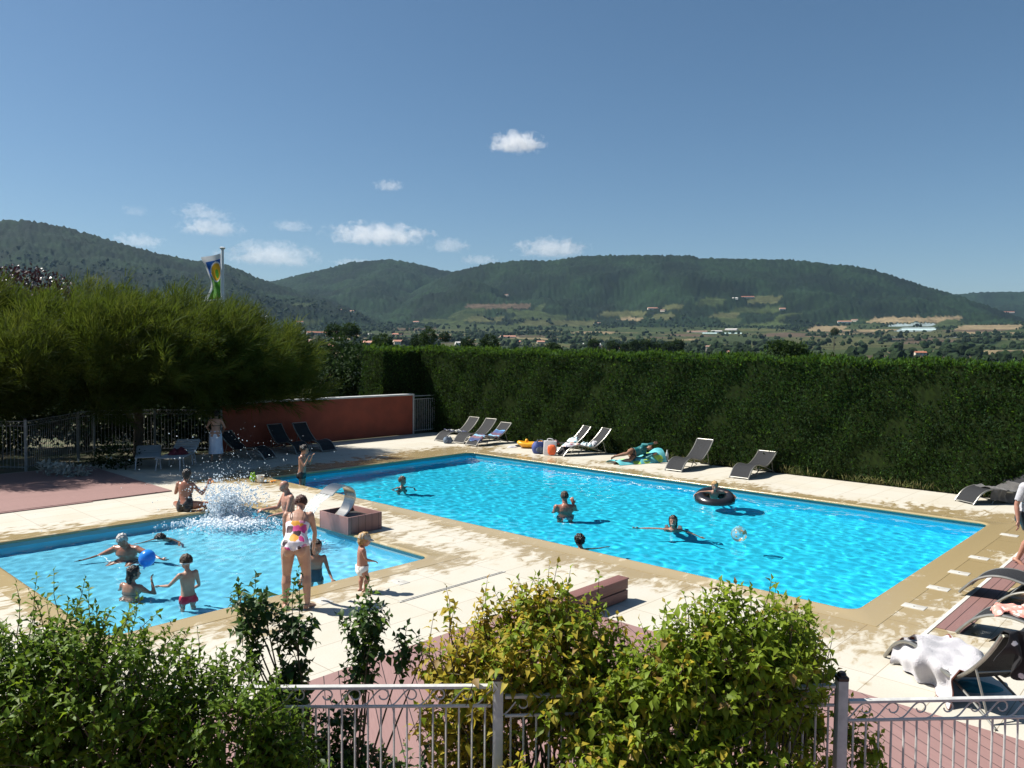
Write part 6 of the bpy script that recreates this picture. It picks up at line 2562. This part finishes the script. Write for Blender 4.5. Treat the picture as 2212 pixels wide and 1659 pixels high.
# toddler
def cap_on(o, hp, hs, H3, spos, sframe, S):
    b = MB()
    n = 18
    rings = []
    for k in range(7):
        a = math.pi / 2 * k / 6
        rings.append([hp(.40 * math.cos(a) * math.cos(t), -.04 + .47 * math.cos(a) * math.sin(t), .10 + .42 * math.sin(a)) for t in np.linspace(0, 2 * math.pi, n, endpoint=False)])
    b.rings(rings)
    c = b.build('cap', m_cap, o)
    b = MB()
    b.grid(lambda u, v: hp((v - .5) * 2 * .33 * math.cos((u) * .9), .33 + .34 * u * (1 - .5 * (2 * v - 1) ** 2) - .10 * (2 * v - 1) ** 2, .13 - .10 * u - .05 * (2 * v - 1) ** 2), 10, 14, thick=.006)
    b.build('visor', m_capv, c)
    b = MB()
    b.ell(hp(0, -.04, .525), .03 * hs, 8, 6)
    b.build('button', m_cap, c)


person('toddler in a grey cap and printed nappy walking along the pool rim', (-2.12, 11.12, 0), R(-68), .93, 'toddler', 'pink', 'blond', 'bob', p=(0, 0, .345), spine=((0, -.06, 1), (0, .04, 1)), neck=(0, .15, 1), face=(.25, .96, -.18),
       armR=((.22, .25, -.93), (-.12, .93, -.30)), armL=((-.3, .10, -.95), (-.1, .7, -.6)), legR=((.06, .42, -.9), (0, -.28, -.95)), legL=((-.06, .05, -1), (0, -.12, -1)), footR=(.15, 1, -.05), footL=(-.1, 1, -.05),
       clothes=[('nappy', trunks(.22, .27), m_pamp, .016)], extra=cap_on, voxel=.008, curl=.9)

# woman in the white wrap


def wrap_on(o, hp, hs, H3, spos, sframe, S):
    b = MB()
    rings = []
    for z, rx, ry in ((.93, .145, .11), (.86, .17, .13), (.7, .185, .15), (.5, .185, .16), (.32, .205, .17), (.24, .21, .175)):
        rings.append([V((rx * math.cos(a) * (1 + .03 * math.sin(9 * a + z * 4)), ry * math.sin(a) * (1 + .03 * math.sin(9 * a + z * 4)), z)) for a in np.linspace(0, 2 * math.pi, 36, endpoint=False)])
    b.rings(rings, cap=False)
    b.build('wrap', m_wrap, o)


person('woman in a white towel wrap standing in the shade by the red wall', (-8.95, 23.75, 0), R(12), 1.56, 'woman', 'fair', 'dark', 'bob', neck=(0, .45, .9), face=(0, .75, -.65), spine=((0, .02, 1), (0, .10, 1)),
       armR=((.42, .12, -.9), (-.35, .75, -.5)), armL=((-.42, .12, -.9), (.3, .8, -.4)), clothes=[('bikini_top', lambda c: (c['n'] == 'torso') & (c['tor'] > .58) & (c['tor'] < .64 + .12 * (c['fy'] > .02)), m_dk, .006)], extra=wrap_on)

# woman being splashed, sitting on the far rim with her back to us
person('woman in a low-backed black swimsuit at the far rim, shielding herself from the splash', tuple(W(-3.42, 2.62, 0)), R(-8), 1.66, 'woman', 'deep', 'dark', 'bob', p=(0, 0, .12), spine=((-.05, .06, 1), (.02, .02, 1)), neck=(.05, .2, 1), face=(-.3, .9, -.2),
       armR=((.62, .25, -.72), (.50, .10, .80)), armL=((-.45, .35, -.75), (-.2, .9, .2)), legR=((.75, .70, -.06), (-.8, .35, -.1)), legL=((-.75, .70, -.06), (.8, .35, -.1)), footR=(-.6, .5, -.2), footL=(.6, .5, -.2), curl=.2, handR=((.35, .05, .95), (0, 1, 0)),
       clothes=[('swimsuit', lambda c: ((c['n'] == 'torso') | (np.isin(c['n'], ['thR', 'thL']) & (c['t'] < .12))) & (c['tor'] < .80) & ~((c['fy'] < .0) & (c['tor'] > .22) & (np.abs(c['fx']) < .012 + .09 * np.clip((c['tor'] - .2) / .5, 0, 1))), m_dk, .006)])

WL = -.11
# grey-haired man
person('grey-haired man with arms spread chest-deep in the small pool, looking down', (-6.62, 13.45, 0), R(176), 1.74, 'man', 'deep', 'grey', 'short', p=(0, -.05, -.47), spine=((0, .10, 1), (0, .22, .97)), neck=(0, .55, .85), face=(-.12, .80, -.60),
       armR=((.86, .22, -.42), (.62, .55, -.52)), armL=((-.90, .15, -.28), (-.86, .45, -.16)), legR=((.2, .95, -.25), (0, -.2, -1)), legL=((-.2, .95, -.25), (0, -.2, -1)), wet=True, curl=.7, clothes=[('trunks', trunks(.5), m_nv, .008)])
# dark head low in the water
person('swimmer with wet dark hair, only the head above the small pool near the splash', (-6.52, 14.85, 0), R(160), 1.5, 'child', 'wet', 'dark', 'short', p=(0, -.1, -.68), spine=((0, .35, .95), (0, .4, .9)), neck=(0, .6, .8), face=(0, .75, -.65), armR=((.5, .6, -.6), (.3, .9, -.2)), armL=((-.8, .2, -.3), (-.6, .7, .05)), legR=((.1, -.7, -.7), (0, -.8, -.6)), legL=((-.1, -.7, -.7), (0, -.8, -.6)), wet=True, clothes=[('trunks', trunks(.5), m_nv, .008)])
# girl with the balloon
person('dark long-haired girl blowing up a blue balloon in the small pool', (-5.58, 11.42, 0), R(-16), 1.58, 'woman', 'wet', 'dark', 'wetlong', p=(0, 0, -.47), spine=((0, .03, 1), (0, .08, 1)), neck=(.05, .12, 1), face=(.55, .80, -.08),
       armR=((.80, .22, -.56), (-.42, .25, .88)), armL=((-.5, .3, -.8), (-.1, .9, -.2)), legR=((.15, .6, -.8), (0, -.1, -1)), legL=((-.15, .5, -.85), (0, -.1, -1)), wet=True, curl=1.0, clothes=[('bikini_top', lambda c: (c['n'] == 'torso') & (c['tor'] > .55) & (c['tor'] < .62 + .14 * (c['fy'] > .02)), m_dk, .006)])


def goggles_on(o, hp, hs, H3, spos, sframe, S):
    b = MB()
    b.tube([hp(.37 * math.cos(a), -.03 + .435 * math.sin(a), -.05 + .07 * math.sin(a)) for a in np.linspace(0, 2 * math.pi, 28, endpoint=False)], .035 * hs, 6, closed=True)
    g_ = b.build('goggles', m_gog, o)
    for s in (-1, 1):
        b = MB()
        b.ell(hp(s * .15, .36, .02), (.11 * hs, .05 * hs, .075 * hs), 10, 7, H3)
        b.build('lens', m_eye, g_)


person('boy with goggles and red trunks standing hip-deep in the small pool', (-4.56, 11.0, 0), R(48), 1.25, 'child', 'fair', 'brown', 'short', p=(0, 0, -.06), spine=((0, -.02, 1), (0, .05, 1)), neck=(0, .15, 1), face=(.12, .96, -.22),
       armR=((.25, .02, -1), (-.28, .82, -.5)), armL=((-.55, .5, -.75), (-.25, .95, -.15)), wet=True, clothes=[('trunks', trunks(.3, .22), m_rd, .008)], extra=goggles_on, voxel=.009)
# bald man
person('bald man waist-deep in the small pool, one arm held out', (-4.50, 15.85, 0), R(122), 1.76, 'man', 'pink', None, p=(0, 0, -.02), spine=((0, .02, 1), (0, .06, 1)), neck=(0, .25, 1), face=(.25, .92, -.30), build=1.08,
       armR=((.30, .42, -.85), (.0, .97, -.05)), armL=((-.25, .35, -.9), (.15, .97, -.10)), wet=True, curl=1.1, clothes=[('trunks', trunks(.5, .12), m_nv, .008)])
# girl beside the bending woman
person('smiling girl with wet hair standing in the small pool beside the bending woman', (-3.02, 12.05, 0), R(-162), 1.30, 'child', 'wet', 'dark', 'wetlong', p=(0, 0, -.10), spine=((0, .06, 1), (-.04, .14, 1)), neck=(0, .2, 1), face=(-.35, .90, -.05), smile=True, wet=True,
       armR=((.35, .35, -.85), (.2, .8, -.5)), armL=((-.25, .45, -.85), (-.25, .75, -.6)), clothes=[('swimsuit', onepiece(.55), m_nv, .006)], voxel=.009)
# teenager at the corner steps of the big pool
person('teenager in dark trunks, hands at his face, in the big pool corner by the shade', (-5.45, 20.42, 0), R(-95), 1.52, 'child', 'wet', 'dark', 'short', p=(0, 0, .20), spine=((0, -.04, 1), (0, .05, 1)), neck=(0, .2, 1), face=(-.1, .9, -.2),
       armR=((.25, .55, -.8), (-.25, .35, .9)), armL=((-.25, .55, -.8), (.2, .35, .9)), wet=True, curl=1.0, clothes=[('trunks', trunks(.42, .16), m_dk, .010)])
b = MB()
o = None
# boy far left in the big pool
person('boy shoulder-deep at the far left end of the big pool', (-2.82, 20.2, 0), R(-150), 1.42, 'child', 'wet', 'brown', 'short', p=(0, 0, -.52), neck=(0, .1, 1), face=(-.35, .93, 0), armR=((.7, .3, -.65), (-.2, .9, -.3)), armL=((-.7, .3, -.65), (.2, .9, -.3)), wet=True, smile=True, clothes=[('trunks', trunks(.5), m_nv, .008)])
# man rubbing his face
person('man with his back to us rubbing his face in the middle of the big pool', (1.2, 17.3, 0), R(12), 1.78, 'man', 'deep', 'brown', 'short', p=(0, 0, -.50), spine=((0, .03, 1), (0, .07, 1)), neck=(0, .2, 1), face=(.15, .95, -.15), armR=((.42, .50, -.75), (-.30, .12, .95)), armL=((-.18, .3, -.94), (.3, .7, -.6)), wet=True, clothes=[('trunks', trunks(.5), m_nv, .008)], build=1.04)
# child in the ring
person('blond child hanging over a black inner tube in the big pool', (4.82, 18.52, 0), R(172), 1.25, 'child', 'fair', 'blond', 'short', p=(0, -.26, -.20), spine=((0, .35, .95), (0, .45, .9)), neck=(0, .5, .9), face=(0, .98, -.15), smile=True, wet=True,
       armR=((.96, .25, .0), (.88, .40, -.30)), armL=((-.96, .25, .0), (-.88, .40, -.30)), handR=((.4, .4, -.8), (-1, 0, 0)), handL=((-.4, .4, -.8), (1, 0, 0)), legR=((.1, -.75, -.6), (0, -.85, -.4)), legL=((-.1, -.75, -.6), (0, -.85, -.4)), clothes=[('trunks', trunks(.5), m_nv, .008)])
# swimming woman
person('smiling woman with long wet hair swimming in the big pool, one arm stretched out', (3.22, 15.62, 0), R(168), 1.66, 'woman', 'wet', 'dark', 'wetlong', p=(-.02, -.34, -.50), spine=((0, .62, .72), (0, .55, .85)), neck=(0, .1, 1), face=(.10, .98, .06), smile=True, wet=True,
       armR=((.97, .18, .10), (.95, .25, .02)), armL=((-.75, .45, -.45), (-.6, .75, -.2)), legR=((.1, -.85, -.4), (0, -.95, -.2)), legL=((-.1, -.85, -.4), (0, -.95, -.2)), curl=.3, clothes=[('bikini_top', lambda c: (c['n'] == 'torso') & (c['tor'] > .55) & (c['tor'] < .62 + .14 * (c['fy'] > .02)), m_dk, .006)])
# head at the near rim
person('swimmer with curly dark hair at the near rim of the big pool, back to us', (1.30, 13.98, 0), R(30), 1.6, 'woman', 'wet', 'dark', 'curly', p=(0, 0, -.58), spine=((0, .15, 1), (0, .2, 1)), neck=(0, .2, 1), face=(0, 1, -.1), wet=True,
       armR=((.9, .1, -.35), (.9, .3, -.3)), armL=((-.85, .45, .02), (-.9, .35, .10)), legR=((.1, .3, -.9), (0, -.3, -.9)), legL=((-.1, .2, -.9), (0, -.3, -.9)), clothes=[('swimsuit', onepiece(.66), m_dk, .006)])

# sleeper on the mattress: built lying on the right side, then laid along it
mt = bpy.data.objects['beach_mattress']
sl = person('person in a teal long-sleeved top lying on the turquoise beach mattress', (0, 0, 0), 0, 1.50, 'woman', 'tan', 'brown', 'short', p=(0, 0, .62), spine=((0, .03, 1), (0, .12, 1)), neck=(0, .15, 1), face=(.1, .95, -.2),
            armR=((.1, .85, .05), (-.1, .05, .95)), armL=((-.25, .75, -.3), (.25, .35, .8)), legR=((.05, .50, -.86), (0, -.42, -.9)), legL=((-.05, .62, -.8), (0, -.5, -.86)), footR=(0, .5, -.85), footL=(0, .5, -.85),
            clothes=[('top', lambda c: ((c['n'] == 'torso') & (c['tor'] > .24)) | np.isin(c['n'], ['uaR', 'uaL', 'faR', 'faL']), m_tealtop, .010), ('briefs', onepiece(.2), m_dk, .006)])
# body axis z -> along the mattress, front (+y) faces the pool, right side up
ya = mt.rotation_euler.z
ax_ = V((-math.sin(ya), math.cos(ya), 0))
sl_z = V((ax_.x * .95, ax_.y * .95, .24)).normalized()
sl_x = (V((0, 0, 1)) - sl_z * sl_z.z).normalized()
sl_y = sl_z.cross(sl_x).normalized()
Mr = Matrix((sl_x, sl_y, sl_z)).transposed().to_4x4()
Mr.translation = mt.location + ax_ * .08 + V((0, 0, .15))
sl.matrix_world = Mr

# walker at the right edge
person('person in black shorts walking past the loungers, mostly cut off at the right edge', (8.36, 12.62, 0), R(-158), 1.72, 'man', 'pink', 'brown', 'short', p=(0, 0, .87), spine=((0, .06, 1), (0, .1, 1)), face=(0, 1, -.2),
       armR=((.25, -.2, -.95), (.1, .2, -.97)), armL=((-.25, .3, -.9), (-.1, .6, -.8)), legR=((.04, .34, -.94), (.0, -.02, -1)), legL=((-.05, -.12, -.99), (0, -.45, -.9)), footR=(.2, 1, -.1), footL=(-.1, .9, -.45),
       clothes=[('shorts', trunks(.55, .25), m_dk, .016), ('shirt', lambda c: ((c['n'] == 'torso') & (c['tor'] > .2)) | (np.isin(c['n'], ['uaR', 'uaL']) & (c['t'] < .8)), m_white, .014)])
# ================================================================ splash
m_foam = M('foam', (.86, .90, .93), (.78, .86, .92), rough=.35, scale=30, trans=.3, tcol=(.9, .95, 1), bump=.6, bscale=50)
g = np.random.default_rng(91)
c0 = W(-2.95, 3.45)
bv, bf = ICO[1]


def drops(name, pos, rad, label, mat_=m_foam, parent=None):
    n = len(pos)
    J = 1 + g.normal(0, .12, (n, len(bv), 1))
    vv = bv[None] * J * rad[:, None, None] + pos[:, None, :]
    ff = bf[None] + (np.arange(n) * len(bv))[:, None, None]
    return mesh_np(name, vv.reshape(-1, 3), ff.reshape(-1, 3), mat_, parent, smooth=True)


# the plume: ragged jets thrown up and to the left, breaking into drops
P, Rr = [], []
for j in range(90):
    a = g.uniform(0, 6.283)
    el = R(g.uniform(54, 87))
    v0 = g.uniform(1.6, 4.4) * (1 if j > 8 else 1.12)
    bx, by = c0.x + .16 * g.normal() + .1, c0.y + .10 * g.normal()
    vx, vy, vz = v0 * math.cos(el) * math.cos(a) * 1.25 + .1 - .5 * g.random(), v0 * math.cos(el) * math.sin(a) * .6, v0 * math.sin(el)
    tm = g.uniform(.5, 1.15) * vz / 9.8
    wd = g.uniform(.02, .06)
    for k in range(int(70 + 60 * g.random())):
        t_ = tm * g.random() ** .75
        q = wd * (1 + 2.2 * t_ / tm)
        P.append((bx + vx * t_ + q * g.normal() * .6, by + vy * t_ + q * g.normal() * .6, -.1 + vz * t_ - 4.9 * t_ * t_ + q * g.normal() * .6))
        Rr.append((.004 + .022 * g.random() ** 2.6) * (1 - .45 * t_ / tm))
for k in range(2300):     # foam running out over the water
    a = g.uniform(0, 6.283)
    d = abs(g.normal(0, .5))
    P.append((c0.x + .25 + d * math.cos(a) * 1.25, c0.y - .45 + d * math.sin(a) * .8, -.10 + .05 * abs(g.normal()) * math.exp(-d)))
    Rr.append(.008 + .02 * g.random() * math.exp(-d))
o = drops('water_splash', np.array(P), np.array(Rr) * 1.35, '')
r_ = o.modifiers.new('merge', 'REMESH')
r_.mode = 'VOXEL'
r_.voxel_size = .0062
r_.use_smooth_shade = True
s_ = o.modifiers.new('soften', 'SMOOTH')
s_.iterations = 2
ev_ = o.evaluated_get(bpy.context.evaluated_depsgraph_get())
me_ = bpy.data.meshes.new_from_object(ev_)
o.modifiers.clear()
o.data = me_
tag(o, 'white splash thrown up in front of the woman in black', 'splash', kind='stuff')
# droplets flung through the air
P, Rr = [], []
for k in range(1300):
    el = g.uniform(.2, 1.45)
    az = g.normal(1.9, .9)
    v0 = g.uniform(2.0, 6.2)
    t_ = g.uniform(.05, .95)
    x = c0.x + v0 * math.cos(el) * math.cos(az) * t_
    y = c0.y + v0 * math.cos(el) * math.sin(az) * t_
    z = v0 * math.sin(el) * t_ - 4.9 * t_ * t_
    if z < .06 or z > 2.6:
        continue
    P.append((x, y, z))
    Rr.append(abs(g.normal(.0035, .0035)) + .003)
o = drops('flying_droplets', np.array(P), np.array(Rr), '')
tag(o, 'spray of bright droplets in the air behind the splash', 'droplets', kind='stuff')
# churned water where the spout lands
P, Rr = [], []
q = W(-2.98, 6.35)
for k in range(700):
    a = g.uniform(0, 6.283)
    d = abs(g.normal(0, .2))
    P.append((q.x + d * math.cos(a), q.y + d * math.sin(a), -.10 + .04 * g.random() * math.exp(-d * 4)))
    Rr.append(.006 + .014 * g.random())
o = drops('foam_patch', np.array(P), np.array(Rr), '')
tag(o, 'foam where the spout falls into the small pool', 'foam', kind='stuff')
